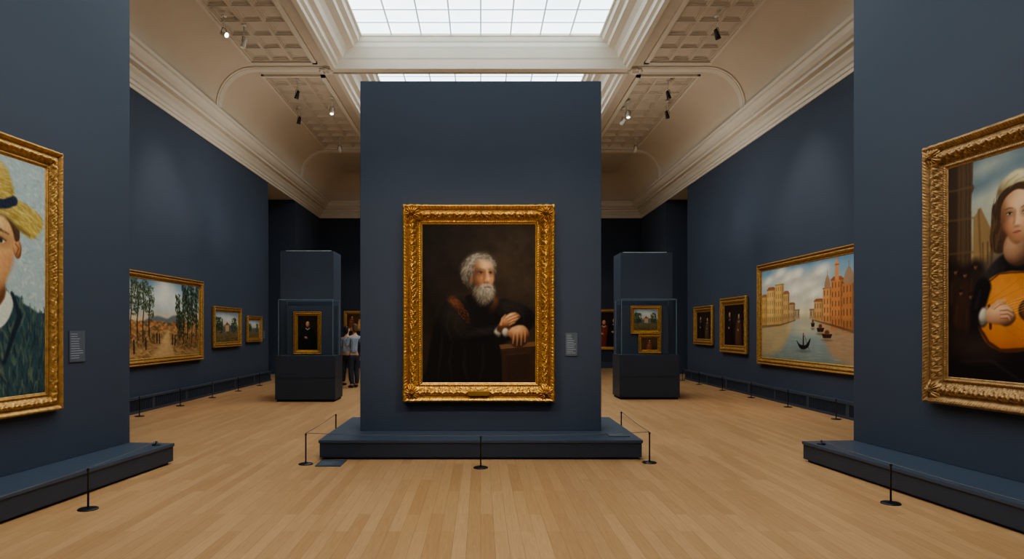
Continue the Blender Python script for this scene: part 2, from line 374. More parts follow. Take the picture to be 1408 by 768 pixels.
class Cv:
    def __init__(s,w,h,nx,base=(128,128,128),warp=0,seed=1):
        s.w,s.h=w,h; s.nx=nx; s.ny=max(8,int(nx*h/w)); s.k=w/nx
        s.gx,s.gy=np.meshgrid(np.linspace(0,w,s.nx),np.linspace(0,h,s.ny))
        q=12.0/w
        s.X=s.gx+(fbm(s.gx,s.gy,q,seed,3)-.5)*warp; s.Y=s.gy+(fbm(s.gx,s.gy,q,seed+9,3)-.5)*warp
        s.C=np.ones((s.ny,s.nx,3))*np.array(base,float); s.rs=np.random.RandomState(seed); s.pad=warp; s.off=0
    def move(s,dx):
        s.X=s.X-(dx-s.off); s.off=dx; s.pad=max(s.pad,abs(dx)+.02)
    def bb(s,x0,x1,y0,y1):
        p=s.pad+s.k*2
        i0=max(0,int((x0-p)/s.w*s.nx)); i1=min(s.nx,int((x1+p)/s.w*s.nx)+2)
        j0=max(0,int((y0-p)/s.h*s.ny)); j1=min(s.ny,int((y1+p)/s.h*s.ny)+2)
        if i1<=i0 or j1<=j0: return None
        return (slice(j0,j1),slice(i0,i1))
    def blur(s,x0,x1,y0,y1,r,n=2):
        sl=s.bb(x0,x1,y0,y1); A=s.C[sl].copy(); B=A.copy(); r=max(1,int(round(r/s.k)))
        for _ in range(n):
            for ax in (0,1):
                P=np.pad(B,[(r,r) if a==ax else (0,0) for a in range(3)],mode='edge'); cs=np.cumsum(P,axis=ax); z=np.zeros_like(np.take(cs,[0],axis=ax)); cs=np.concatenate([z,cs],axis=ax); n_=B.shape[ax]
                B=(np.take(cs,range(2*r+1,2*r+1+n_),axis=ax)-np.take(cs,range(0,n_),axis=ax))/(2*r+1)
        X=s.gx[sl];Y=s.gy[sl]; cx,cy=(x0+x1)/2,(y0+y1)/2
        m=np.clip((1.05-np.sqrt(((X-cx)/((x1-x0)/2))**2+((Y-cy)/((y1-y0)/2))**2))*5,0,1)[...,None]
        s.C[sl]=A*(1-m)+B*m
    def put(s,sl,m,col,a):
        m=(np.clip(m,0,1)*a)[...,None]; s.C[sl]=s.C[sl]*(1-m)+np.array(col,float)*m
    def ell(s,cx,cy,rx,ry,col,soft=.3,a=1,rot=0):
        R=max(rx,ry)*(1+soft); sl=s.bb(cx-R,cx+R,cy-R,cy+R)
        if sl is None: return
        X=s.X[sl]-cx; Y=s.Y[sl]-cy; t=math.radians(rot)
        u=(X*math.cos(t)+Y*math.sin(t))/rx; v=(-X*math.sin(t)+Y*math.cos(t))/ry
        d=np.sqrt(u*u+v*v); s.put(sl,(1+soft-d)/(2*soft+1e-6),col,a)
    def ball(s,cx,cy,rx,ry,dark,light,rot=0,L=(-.4,-.5,.77),soft=.06,a=1,mask=None,mid=None):
        R=max(rx,ry)*1.35; sl=s.bb(cx-R,cx+R,cy-R,cy+R)
        if sl is None: return
        X=s.X[sl]-cx; Y=s.Y[sl]-cy; t=math.radians(rot)
        u=(X*math.cos(t)+Y*math.sin(t))/rx; v=(-X*math.sin(t)+Y*math.cos(t))/ry
        d=np.sqrt(u*u+v*v); z=np.sqrt(np.clip(1-d*d,0,1)); lv=np.array(L)/np.linalg.norm(L)
        lu=lv[0]*math.cos(t)+lv[1]*math.sin(t); lw=-lv[0]*math.sin(t)+lv[1]*math.cos(t)
        dd=np.maximum(d,1); sh=np.clip((u/dd)*lu+(v/dd)*lw+z*lv[2],0,1)[...,None]**.9
        D=np.array(dark,float);Lc=np.array(light,float)
        if mid is not None:
            Mi=np.array(mid,float); col=np.where(sh<.5,D+(Mi-D)*sh*2,Mi+(Lc-Mi)*(sh*2-1))
        else: col=D+(Lc-D)*sh
        if mask is not None: m=np.clip(.5-s.sd(sl,crom(mask))/(soft*min(rx,ry)*2+s.k),0,1)
        else: m=np.clip((1+soft-d)/(2*soft),0,1)
        m=(m*a)[...,None]; s.C[sl]=s.C[sl]*(1-m)+col*m
    def sd(s,sl,pts):
        X=s.X[sl];Y=s.Y[sl]; best=np.full(X.shape,1e9); ins=np.zeros(X.shape,bool); n=len(pts)
        for i in range(n):
            x0,y0=pts[i];x1,y1=pts[(i+1)%n]; dx=x1-x0;dy=y1-y0; L=dx*dx+dy*dy+1e-12
            t=np.clip(((X-x0)*dx+(Y-y0)*dy)/L,0,1); best=np.minimum(best,(X-x0-t*dx)**2+(Y-y0-t*dy)**2)
            if y0!=y1:
                cnd=((y0>Y)!=(y1>Y))&(X<(x1-x0)*(Y-y0)/(y1-y0)+x0); ins^=cnd
        d=np.sqrt(best); return np.where(ins,-d,d)
    def poly(s,pts,col,soft=None,a=1,smooth=True):
        if smooth: pts=crom(pts)
        if soft is None: soft=s.k*1.5
        xs=[p[0] for p in pts]; ys=[p[1] for p in pts]; sl=s.bb(min(xs)-soft,max(xs)+soft,min(ys)-soft,max(ys)+soft)
        if sl is None: return
        s.put(sl,.5-s.sd(sl,pts)/soft,col,a)
    def line(s,pts,w,col,soft=None,a=1):
        if soft is None: soft=s.k*1.2
        W=w if isinstance(w,(list,tuple)) else [w]*len(pts); m=max(W)+soft
        xs=[p[0] for p in pts]; ys=[p[1] for p in pts]; sl=s.bb(min(xs)-m,max(xs)+m,min(ys)-m,max(ys)+m)
        if sl is None: return
        X=s.X[sl];Y=s.Y[sl]; best=np.full(X.shape,1e9)
        for i in range(len(pts)-1):
            x0,y0=pts[i];x1,y1=pts[i+1]; dx=x1-x0;dy=y1-y0; L=dx*dx+dy*dy+1e-12
            t=np.clip(((X-x0)*dx+(Y-y0)*dy)/L,0,1)
            best=np.minimum(best,np.sqrt((X-x0-t*dx)**2+(Y-y0-t*dy)**2)-(W[i]*(1-t)+W[i+1]*t)/2)
        s.put(sl,.5-best/soft,col,a)
    def dabs(s,pts,n,L,w,ang,cols,a=.8,jit=25,smooth=True,spread=20,bend=0,soft=None):
        if smooth: pts=crom(pts,3)
        xs=[p[0] for p in pts]; ys=[p[1] for p in pts]; x0,x1,y0,y1=min(xs),max(xs),min(ys),max(ys)
        def inside(x,y):
            r=False;m=len(pts)
            for i in range(m):
                ax,ay=pts[i];bx,by=pts[(i+1)%m]
                if (ay>y)!=(by>y) and x<(bx-ax)*(y-ay)/(by-ay)+ax: r=not r
            return r
        k=0;tries=0
        while k<n and tries<n*8:
            tries+=1
            x=s.rs.uniform(x0,x1);y=s.rs.uniform(y0,y1)
            if not inside(x,y): continue
            k+=1
            A=ang(x,y) if callable(ang) else ang
            A=math.radians(A+s.rs.uniform(-jit,jit)); l=L*s.rs.uniform(.5,1.2)/2
            col=cols(x,y) if callable(cols) else cols[s.rs.randint(len(cols))]
            col=np.array(col,float)+s.rs.uniform(-spread,spread)
            dx,dy=math.cos(A)*l,math.sin(A)*l; b=bend*s.rs.uniform(-1,1)
            s.line([(x-dx,y-dy),(x-dy*b,y+dx*b),(x+dx,y+dy)],[w*.5,w,w*.4],np.clip(col,0,255),soft,a)
    def noise(s,amt,sc,seed=3,sx=1,sy=1):
        n=(fbm(s.gx*sx,s.gy*sy,sc,seed,5)-.5)*2*amt; s.C=s.C*(1+n[...,None])
    def vgrad(s,stops):
        ys=[q[0]*s.h for q in stops]
        for ch in range(3): s.C[...,ch]=np.interp(s.Y,ys,[q[1][ch] for q in stops])

def art_elder():
    v=Cv(158,218,340,(44,33,25),warp=1.2,seed=5)
    v.ell(118,66,62,84,(72,57,41),.9,.9); v.ell(15,30,60,60,(33,25,19),.8,.8); v.noise(.22,.06,4)
    body=[(46,100),(33,105),(23,124),(13,156),(6,200),(0,228),(125,228),(114,192),(109,170),(122,160),(142,152),(153,142),(157,128),(147,115),(130,107),(112,103),(98,110),(82,114),(62,108)]
    v.poly(body,(24,20,18),4)
    v.ball(44,140,26,38,(16,13,12),(56,46,40),-20,(.2,-.6,.6),.5,.7); v.ball(128,122,28,17,(18,15,14),(58,49,44),18,(-.3,-.8,.5),.4,.8)
    v.ball(84,152,34,9,(18,15,14),(56,47,42),-12,(0,-.9,.4),.4,.8)
    for p in [((38,118),(34,140),(40,158)),((50,125),(46,142),(56,156)),((118,116),(126,126),(124,138)),((132,114),(140,124),(142,134)),((70,140),(88,150),(104,150)),((60,170),(58,195),(64,215)),((84,168),(86,190),(80,214)),((28,150),(26,180),(22,210)),((42,162),(38,190),(42,214))]:
        v.line(p,[1,3,1],(58,49,42),4,.5)
    v.poly([(110,168),(158,164),(158,220),(112,220)],(60,40,28),2,1,False)
    v.poly([(107,166),(158,161),(158,169),(110,174)],(112,79,52),1.6,1,False); v.line([(109,173),(158,168.5)],1.2,(36,24,16),1.2)
    v.poly([(117,180),(150,177),(150,212),(119,214)],(49,33,24),2,.8,False); v.line([(117,180),(150,177)],1,(86,60,40),1.4,.8)
    v.ball(47,112,11,17,(50,28,18),(122,72,44),-35,(-.2,-.7,.6),.3,1,[(36,104),(43,100),(52,106),(61,118),(67,132),(63,138),(54,124),(44,114)])
    v.dabs([(36,103),(44,100),(60,114),(66,132),(62,136),(46,116)],150,4,1,lambda x,y:45,[(140,88,54),(72,40,25),(106,62,38)],.4,50,spread=12)
    v.ball(99,111,7,12,(48,30,20),(106,66,42),20,(.1,-.7,.6),.3,.9)
    v.poly([(60,103),(74,116),(88,118),(98,108),(94,100),(70,96)],(24,19,17),3)
    face=[(68,58),(73,50),(82,46.5),(92,48),(98.5,55),(100.5,64),(99.5,73),(98.5,82),(94,94),(85,100),(75,96),(69,84),(67,70)]
    v.ball(85,72,20,30,(58,34,22),(226,172,126),0,(.28,-.42,.86),.06,1,face,(150,98,64))
    v.ell(72,72,6,20,(74,46,30),.9,.75)
    v.ell(90,54.5,8,5,(238,194,150),.9,.75)
    v.ell(81,66.5,6,4,(92,56,38),.8,.8); v.ell(95,66,4.6,3.8,(104,66,44),.8,.8)
    v.ell(80.5,76,6,4.5,(196,132,94),.9,.75); v.ell(95.6,75.5,3.8,4,(216,148,106),.9,.8)
    v.ell(76,82,6,6,(96,62,42),.9,.5)
    v.poly([(88.6,62),(91.2,62),(93.6,74),(94,78),(90.5,80),(86.6,78.6),(87.6,72)],(206,150,108),1.8)
    v.line([(87.4,64),(87,71),(85.8,77)],[1.4,2,2.4],(118,76,50),2.2,.8)
    v.line([(90.6,62),(92,71),(92.6,76)],[1.2,1.8,2.2],(244,200,156),1.6,.85)
    v.ell(88.6,80.2,3.8,.9,(84,46,32),.7,.85)
    v.blur(66,102,44,92,1.0,2)
    for ex,w in ((81.2,3.3),(94.8,2.7)):
        v.ell(ex,67,w*.85,1.15,(168,142,120),.5,.8); v.ell(ex+.5,66.9,1.25,1.2,(30,19,14),.4,.95); v.ell(ex+.9,66.5,.35,.35,(226,214,200),.5,.7)
        v.line([(ex-w,66.8),(ex-.2,65.5),(ex+w,66.6)],.85,(56,32,22),.9,.85); v.line([(ex-w*.8,69),(ex,69.6),(ex+w*.8,68.8)],.6,(120,78,56),1,.6)
        v.line([(ex-w*1.1,71.2),(ex,72.4),(ex+w*.9,71.2)],.6,(126,82,58),1.4,.5)
    v.line([(76,63.6),(79.6,61.6),(85.6,63)],[1,2.2,1.4],(122,106,90),1.6,.8); v.line([(91.6,62.6),(95.2,61.2),(98.6,63.6)],[1.2,2,.8],(146,128,110),1.6,.8)
    v.ell(87.4,80,1,.6,(60,32,22),.5,.8); v.ell(91.6,80.3,.9,.5,(76,42,30),.5,.8)
    for y in (51.4,54.2,57): v.line([(80,y+1),(87,y-.5),(95,y+.9)],.5,(176,124,88),1.2,.45)
    bd=[(70,84),(76,86.5),(82,84.5),(89.6,82.6),(96,84),(100,87),(101,94),(97.5,103),(92,110),(85,112.5),(78,109),(72.5,101),(69.6,92)]
    v.ball(87,95,17,19,(54,45,36),(184,170,150),0,(.25,-.45,.85),.22,1,bd,(112,99,84))
    v.dabs(bd,340,5,1.0,lambda x,y:92-(x-87)*2.6,lambda x,y:(lambda q:(184-q*60,172-q*60,154-q*60) if v.rs.rand()<.5 else (98-q*26,86-q*26,72-q*26))(max(0,(y-88)/26)+max(0,(84-x)/18)),.36,18,spread=12,soft=1.1,bend=.4)
    v.blur(68,103,82,114,.6,2)
    v.dabs(bd,60,4.5,.5,lambda x,y:92-(x-87)*2.6,lambda x,y:(196,184,166),.3,16,spread=10,soft=.7,bend=.4)
    v.line([(80.5,86.6),(85,83.8),(90.4,83),(95,84),(98,86.6)],[1.2,2.4,1.8,2.2,1],(176,164,146),1.6,.85); v.line([(86.6,87),(91,86.4),(94.8,87.2)],1.2,(122,68,52),1.2,.85)
    hr=[(67,88),(61,85),(56,77),(54,66),(56,56),(64,47),(74,41.5),(86,41),(96,45),(102,53),(103,62),(101.4,66),(99,57),(94,50.5),(85,48.5),(77,50.5),(72,57),(70,67),(70,78)]
    v.ball(78,66,28,27,(48,40,32),(172,160,140),0,(.0,-.65,.75),.2,1,hr,(104,93,78))
    q_=lambda x,y:max(0,(y-50)/44)
    v.dabs(hr,300,5,1.5,lambda x,y:math.degrees(math.atan2(y-72,x-82))+90,lambda x,y:(182-q_(x,y)*70,171-q_(x,y)*70,152-q_(x,y)*68) if v.rs.rand()<.5 else (88-q_(x,y)*30,77-q_(x,y)*28,64-q_(x,y)*26),.38,35,bend=.8,spread=12,soft=1.3)
    v.blur(52,105,38,92,.6,2)
    v.dabs(hr,80,4.6,.6,lambda x,y:math.degrees(math.atan2(y-72,x-82))+90,lambda x,y:(202-q_(x,y)*70,191-q_(x,y)*70,174-q_(x,y)*68),.34,35,bend=.8,spread=8,soft=.9)
    v.ell(69,77,2.2,4.4,(150,98,68),.5,.8)
    v.ball(106,147,7,8,(96,88,76),(214,204,186),-30,(-.2,-.6,.7),.2,1,[(100,149),(106,141),(112,145),(107,155)])
    v.ball(117,134,17,12,(86,52,34),(224,172,128),-24,(.0,-.8,.6),.08,1,[(104,146),(107,137),(113,129),(121,123),(129,121),(135,124),(137,128),(132,133),(124,140),(114,150)],(166,112,76))
    for a,b in [((115,128.5),(131,122)),((117.5,131.8),(135,125.4)),((119.5,135.4),(134.5,129.6)),((119.5,139.2),(130,135))]:
        v.line([(a[0]+1,a[1]+1.8),((a[0]+b[0])/2+1,(a[1]+b[1])/2+1.3),(b[0],b[1]+1.6)],[.5,.9,.5],(98,60,40),1.2,.75)
        v.line([(a[0]+2,a[1]-.4),((a[0]+b[0])/2,(a[1]+b[1])/2-.9),(b[0]-1,b[1]-.1)],[1,1.5,1],(230,180,138),1.6,.7)
    v.line([(109.6,138),(111,130),(116,124.4)],[2.4,2.8,1.8],(200,146,104),1.6,.9)
    v.ball(116,149,5,6,(96,88,76),(206,196,178),0,(-.2,-.6,.7),.2)
    hd=[(118,151),(123,143),(132,139),(141,139.6),(147,145),(149,153),(147,161),(143,166),(138.6,169),(133,170),(127,168),(123,163),(123.4,157)]
    v.ball(134,152,18,17,(66,40,27),(220,166,122),10,(-.15,-.85,.45),.06,1,hd,(158,106,72))
    for x0,y0,x1,y1 in [(127,152,126,166),(132.4,152,131.6,168.6),(138,151.6,137.6,168),(143.2,151,142.8,164)]:
        v.line([(x0+2.9,y0+1),(x0+2.4,(y0+y1)/2),(x1+2.6,y1)],[.4,1,.7],(76,46,31),1.2,.8); v.line([(x0,y0-4),(x0-.2,(y0+y1)/2),(x1,y1-2)],[1,1.8,1.1],(212,158,116),1.8,.75)
    v.ell(131,146,7,3,(232,182,138),.9,.6)
    v.blur(102,150,118,171,.5,1)
    v.noise(.06,.25,8)
    return v

def art_lute():
    v=Cv(1.75,2.0,300,(120,120,108),warp=.015,seed=12)
    v.vgrad([(0,(96,112,120)),(.14,(122,134,134)),(.3,(164,160,138)),(.45,(150,130,94)),(.6,(74,56,38)),(1,(42,30,22))])
    for x,y,r in [(.5,.1,.25),(.75,.26,.3),(.55,.4,.28),(1.3,.15,.4),(1.5,.4,.3)]: v.ell(x,y,r,r*.4,(192,184,156),.9,.55,-12)
    for x,y,r in [(.4,.22,.2),(.8,.12,.22),(1.2,.3,.3)]: v.ell(x,y,r,r*.35,(78,98,114),.9,.6,-12)
    v.noise(.12,3,6)
    v.poly([(.30,.52),(.38,.44),(.46,.58),(.50,.66),(.52,.8),(.52,1.3),(.30,1.3)],(142,112,72),.015,1,False); v.line([(.36,.46),(.39,1.0)],.02,(106,80,50),.02,.8)
    for x in (.41,.46,.5): v.line([(x,.76),(x,.96)],.015,(96,72,46),.01,.8)
    v.poly([(-.02,-.02),(.30,-.02),(.29,.2),(.31,.24),(.28,.3),(.27,1.4),(-.02,1.4)],(88,66,45),.015,1,False)
    v.poly([(-.02,-.02),(.12,-.02),(.11,1.5),(-.02,1.5)],(60,44,31),.03,1,False)
    for x in (.16,.22,.26): v.line([(x,0),(x-.01,1.3)],.012,(62,46,31),.02,.7)
    for y in (.22,.5,.82): v.line([(.0,y),(.3,y+.015)],.014,(112,86,58),.02,.7)
    v.poly([(-.05,.95),(.08,.90),(.2,.95),(.34,.9),(.44,1.0),(.5,1.3),(.5,2.1),(-.05,2.1)],(38,27,20),.08)
    for x,y,k in [(.10,1.0,0),(.21,1.04,1),(.33,.97,0),(.16,1.2,1),(.28,1.24,0)]:
        v.poly([(x-.02,y+.04),(x-.07,y+.09),(x-.09,y+.32),(x+.08,y+.32),(x+.07,y+.09),(x+.02,y+.04)],(50+k*12,33+k*3,24),.03,.9); v.line([(x-.05,y+.12),(x-.06,y+.28)],.02,(78,54,38),.03,.6)
        v.ball(x,y,.024,.034,(56,36,24),(140,98,68)); v.ell(x-.005,y-.022,.026,.018,(36,24,18),.3,.9)
    v.move(-.10)
    dress=[(.82,.84),(.66,.92),(.56,1.02),(.46,1.16),(.38,1.34),(.36,1.56),(.24,1.72),(.1,2.1),(1.95,2.1),(1.9,1.3),(1.78,1.0),(1.55,.88),(1.3,.82),(1.05,.8)]
    v.poly(dress,(24,19,20),.03); v.ball(.60,1.12,.14,.24,(18,15,16),(60,52,50),25,(-.4,-.6,.6),.5,.8); v.ball(.5,1.8,.36,.2,(20,14,13),(62,43,37),10,(-.2,-.8,.5),.5,.9)
    for p in [((.66,.95),(.56,1.12),(.5,1.28)),((.74,.98),(.68,1.12),(.66,1.2)),((.25,1.85),(.6,1.82),(.9,1.98))]: v.line(p,[.01,.03,.01],(60,50,46),.03,.6)
    v.move(-.23)
    v.poly([(.76,.44),(.73,.60),(.72,.78),(.76,.86),(.86,.86),(.92,.7),(.9,.44)],(70,48,31),.02)
    v.dabs([(.75,.44),(.72,.78),(.78,.84),(.84,.66),(.82,.42)],160,.12,.012,95,[(98,70,44),(58,39,26),(118,86,56)],.45,12,spread=10)
    v.ball(1.0,.84,.15,.16,(80,50,34),(190,144,110))
    face=[(.82,.42),(.90,.345),(1.06,.335),(1.16,.43),(1.17,.56),(1.12,.70),(1.03,.80),(.96,.80),(.87,.70),(.825,.57)]
    v.ball(.99,.56,.22,.30,(84,50,33),(232,190,152),0,(.35,-.3,.85),.03,1,face,(170,118,82))
    v.ell(.85,.60,.035,.14,(110,70,47),.9,.75); v.ell(.91,.65,.045,.035,(200,124,96),.9,.5); v.ell(1.09,.64,.045,.04,(222,146,116),.9,.4)
    for ex in (.915,1.075): v.ell(ex,.54,.05,.035,(130,84,60),.8,.75)
    v.poly([(.985,.5),(1.01,.5),(1.02,.6),(1.025,.645),(.995,.66),(.965,.645),(.975,.58)],(224,178,142),.03); v.line([(.972,.52),(.965,.6),(.962,.635)],[.008,.014,.014],(130,84,60),.025,.8); v.ell(.99,.662,.03,.007,(110,66,48),.6,.8)
    v.ell(.985,.76,.05,.02,(176,124,94),.9,.5)
    v.blur(.58,.96,.34,.82,.008,2)
    for ex in (.915,1.075):
        v.ell(ex,.545,.026,.010,(206,190,172),.4,.85); v.ell(ex+.002,.544,.0125,.011,(40,27,20),.4); v.line([(ex-.03,.541),(ex,.530),(ex+.03,.540)],.007,(58,36,26),.008,.9); v.line([(ex-.042,.507),(ex,.493),(ex+.036,.503)],[.004,.010,.005],(90,60,41),.014,.8); v.line([(ex-.025,.56),(ex,.565),(ex+.025,.558)],.004,(140,92,68),.01,.6)
    v.line([(.95,.712),(.985,.706),(.995,.708),(1.005,.706),(1.035,.711)],[.003,.014,.010,.014,.003],(154,80,66),.012); v.line([(.95,.713),(.99,.716),(1.035,.712)],.004,(104,50,42),.006,.9); v.ell(.992,.727,.026,.007,(184,106,88),.6,.7)
    v.poly([(.79,.56),(.79,.42),(.86,.32),(1.0,.285),(1.13,.31),(1.21,.44),(1.22,.6),(1.18,.5),(1.10,.39),(.99,.345),(.905,.375),(.845,.45),(.82,.60),(.80,.70)],(72,48,31),.015)
    v.ball(1.0,.28,.22,.12,(122,104,70),(214,198,156),0,(.1,-.6,.7),.08,1,[(.79,.38),(.82,.27),(.92,.2),(1.04,.185),(1.16,.24),(1.22,.36),(1.12,.31),(1.0,.285),(.88,.315)])
    for p in [((.84,.34),(.9,.26),(1.0,.22)),((.92,.32),(.98,.27),(1.08,.25))]: v.line(p,[.004,.012,.004],(142,124,86),.015,.6)
    v.move(-.09)
    body=[(.42,1.36),(.50,1.15),(.68,1.05),(.95,1.06),(1.2,1.18),(1.4,1.33),(1.2,1.55),(.95,1.71),(.68,1.73),(.5,1.62)]
    v.ball(.85,1.38,.62,.44,(110,56,22),(214,138,64),0,(-.25,-.3,.9),.02,1,body,(184,104,44))
    for k in range(7): v.line([(.43+k*.01,1.36),(.9,1.10+k*.09),(1.38,1.33)],.004,(158,90,40),.008,.4)
    v.ell(.97,1.38,.105,.10,(66,36,20),.1); v.ell(.97,1.38,.08,.076,(112,66,34),.2); v.ell(.97,1.38,.05,.048,(60,34,20),.2)
    v.line([(.42,1.36),(.5,1.15),(.68,1.05),(.95,1.06),(1.2,1.18)],.012,(92,48,22),.012); v.line([(.42,1.36),(.46,1.53),(.56,1.66),(.68,1.73),(.95,1.71),(1.2,1.55)],.03,(84,44,22),.015)
    v.line([(1.2,1.34),(1.75,1.08)],.11,(66,42,28),.012)
    for k in range(6): v.line([(.57,1.36+k*.026),(1.75,1.04+k*.014)],.0035,(236,206,146),.005,.6)
    v.line([(.565,1.33),(.58,1.53)],.03,(84,46,24),.012)
    v.line([(.50,1.16),(.44,1.34),(.48,1.46)],[.17,.16,.13],(23,18,19),.03); v.line([(.46,1.2),(.42,1.34)],[.02,.03],(56,48,45),.04,.7)
    v.ball(.50,1.42,.06,.08,(110,102,88),(212,202,182),-20,(-.3,-.6,.7),.2,1,[(.45,1.43),(.49,1.35),(.55,1.36),(.55,1.47),(.48,1.51)])
    hd=[(.53,1.39),(.58,1.335),(.66,1.31),(.745,1.32),(.80,1.36),(.83,1.40),(.835,1.45),(.80,1.495),(.74,1.515),(.68,1.50),(.60,1.49),(.54,1.47)]
    v.ball(.66,1.42,.19,.13,(94,58,39),(226,180,140),0,(-.15,-.7,.7),.05,1,hd,(180,128,94))
    for y0,xe,ye in [(1.375,.82,1.40),(1.41,.83,1.44),(1.445,.80,1.475)]:
        v.line([(.68,y0),(.76,y0-.002),(xe,ye)],[.004,.010,.007],(112,70,48),.012,.8); v.line([(.69,y0-.018),(.76,y0-.022),(xe-.02,ye-.018)],[.008,.014,.009],(232,190,152),.016,.6)
    v.line([(.60,1.345),(.66,1.295),(.735,1.285)],[.034,.032,.022],(206,156,118),.014); v.line([(.62,1.36),(.68,1.325),(.74,1.318)],.007,(112,70,48),.012,.7)
    v.move(0)
    v.noise(.06,8,9)
    return v
def art_hat():
    v=Cv(1.7,2.28,230,(168,182,180),warp=.02,seed=8)
    full=[(0,0),(1.7,0),(1.7,2.28),(0,2.28)]
    v.dabs(full,1700,.07,.03,lambda x,y:90,[(186,196,188),(164,178,178),(200,204,192),(152,168,170)],.5,90,False,8)
    coat=[(1.30,1.30),(1.42,1.38),(1.60,1.47),(1.8,1.58),(1.8,2.4),(-.1,2.4),(-.1,1.7),(.2,1.5),(.6,1.38),(.7,1.25)]
    v.poly(coat,(54,76,80),.02)
    v.dabs(coat,1500,.12,.022,lambda x,y:75+20*math.sin(x*5),[(54,78,84),(80,100,94),(40,54,64),(100,112,92),(46,66,68)],.7,20,True,8)
    v.poly([(.74,1.3),(1.2,1.26),(1.30,1.42),(1.16,1.62),(1.0,1.5)],(206,206,190),.02)
    v.line([(1.29,1.29),(1.38,1.5),(1.2,1.95)],[.03,.06,.04],(34,46,56),.02)
    v.ball(1.02,1.26,.2,.2,(110,70,44),(200,150,100))
    face=[(.62,.48),(1.28,.46),(1.33,.66),(1.32,.88),(1.26,1.12),(1.15,1.28),(1.0,1.35),(.84,1.28),(.70,1.1),(.63,.8)]
    v.ball(1.0,.86,.40,.56,(120,76,44),(236,200,148),0,(-.1,-.35,.9),.03,1,face,(200,148,98))
    v.ell(1.16,.80,.10,.06,(140,94,60),.8,.8); v.ell(.85,.80,.10,.06,(140,94,60),.8,.8); v.ell(1.2,.98,.08,.07,(214,140,100),.9,.6); v.ell(.84,.99,.08,.07,(214,140,100),.9,.5)
    v.poly([(1.0,.76),(1.04,.76),(1.07,.94),(1.08,1.0),(1.02,1.03),(.95,1.0),(.97,.9)],(230,188,138),.04); v.line([(1.09,.82),(1.10,.99)],.02,(156,108,72),.03,.8)
    v.blur(.6,1.4,.5,1.34,.015,2)
    for ex in (1.16,.85):
        v.ell(ex,.805,.05,.022,(214,206,186),.3); v.ell(ex+.005,.803,.023,.022,(50,42,32),.3); v.line([(ex-.065,.795),(ex,.775),(ex+.065,.80)],.012,(80,50,32),.012); v.line([(ex-.09,.735),(ex,.705),(ex+.09,.735)],[.012,.026,.012],(104,72,44),.02)
    v.line([(.92,1.13),(1.0,1.115),(1.04,1.12),(1.12,1.135)],[.006,.022,.018,.006],(166,88,70),.015); v.line([(.92,1.132),(1.12,1.136)],.007,(110,56,44),.01); v.ell(1.02,1.16,.06,.014,(196,118,92),.6,.8)
    v.dabs(face,420,.06,.014,lambda x,y:60+(x-1)*90,lambda x,y:(lambda q:(226-q*90,182-q*84,130-q*70))(max(0,min(1,(x-.98)*2.0))),.22,25,True,12)
    v.ball(1.35,.86,.05,.1,(130,80,50),(214,160,110),-8); v.line([(1.33,.82),(1.365,.86),(1.34,.92)],.012,(130,80,50),.01)
    v.poly([(1.2,.53),(1.34,.54),(1.38,.74),(1.33,.80),(1.29,.68)],(86,60,40),.015)
    brim=[(.25,.62),(.4,.48),(.7,.40),(1.1,.37),(1.4,.40),(1.6,.48),(1.67,.57),(1.62,.66),(1.54,.74),(1.44,.72),(1.33,.64),(1.2,.56),(.95,.52),(.6,.56),(.38,.68)]
    v.poly(brim,(184,158,82),.02)
    crown=[(.62,.44),(.66,.2),(.76,.1),(1.0,.06),(1.18,.09),(1.27,.2),(1.30,.44),(1.0,.5)]
    v.ball(.94,.32,.4,.36,(146,118,50),(222,196,118),0,(-.3,-.5,.7),.05,1,crown)
    v.dabs(crown,420,.08,.012,lambda x,y:3,[(214,188,108),(180,152,70),(222,202,130),(158,130,66)],.5,8,True,8)
    v.dabs(brim,620,.09,.012,lambda x,y:(x-1)*40+5,[(210,184,102),(176,148,72),(222,202,130),(144,122,66)],.55,12,True,8)
    v.line([(.61,.40),(.8,.46),(1.0,.48),(1.2,.46),(1.31,.41)],.09,(38,46,66),.02)
    v.line([(1.5,.72),(1.33,.64),(1.2,.57),(.95,.53),(.6,.57)],.03,(116,94,52),.03,.8)
    return v

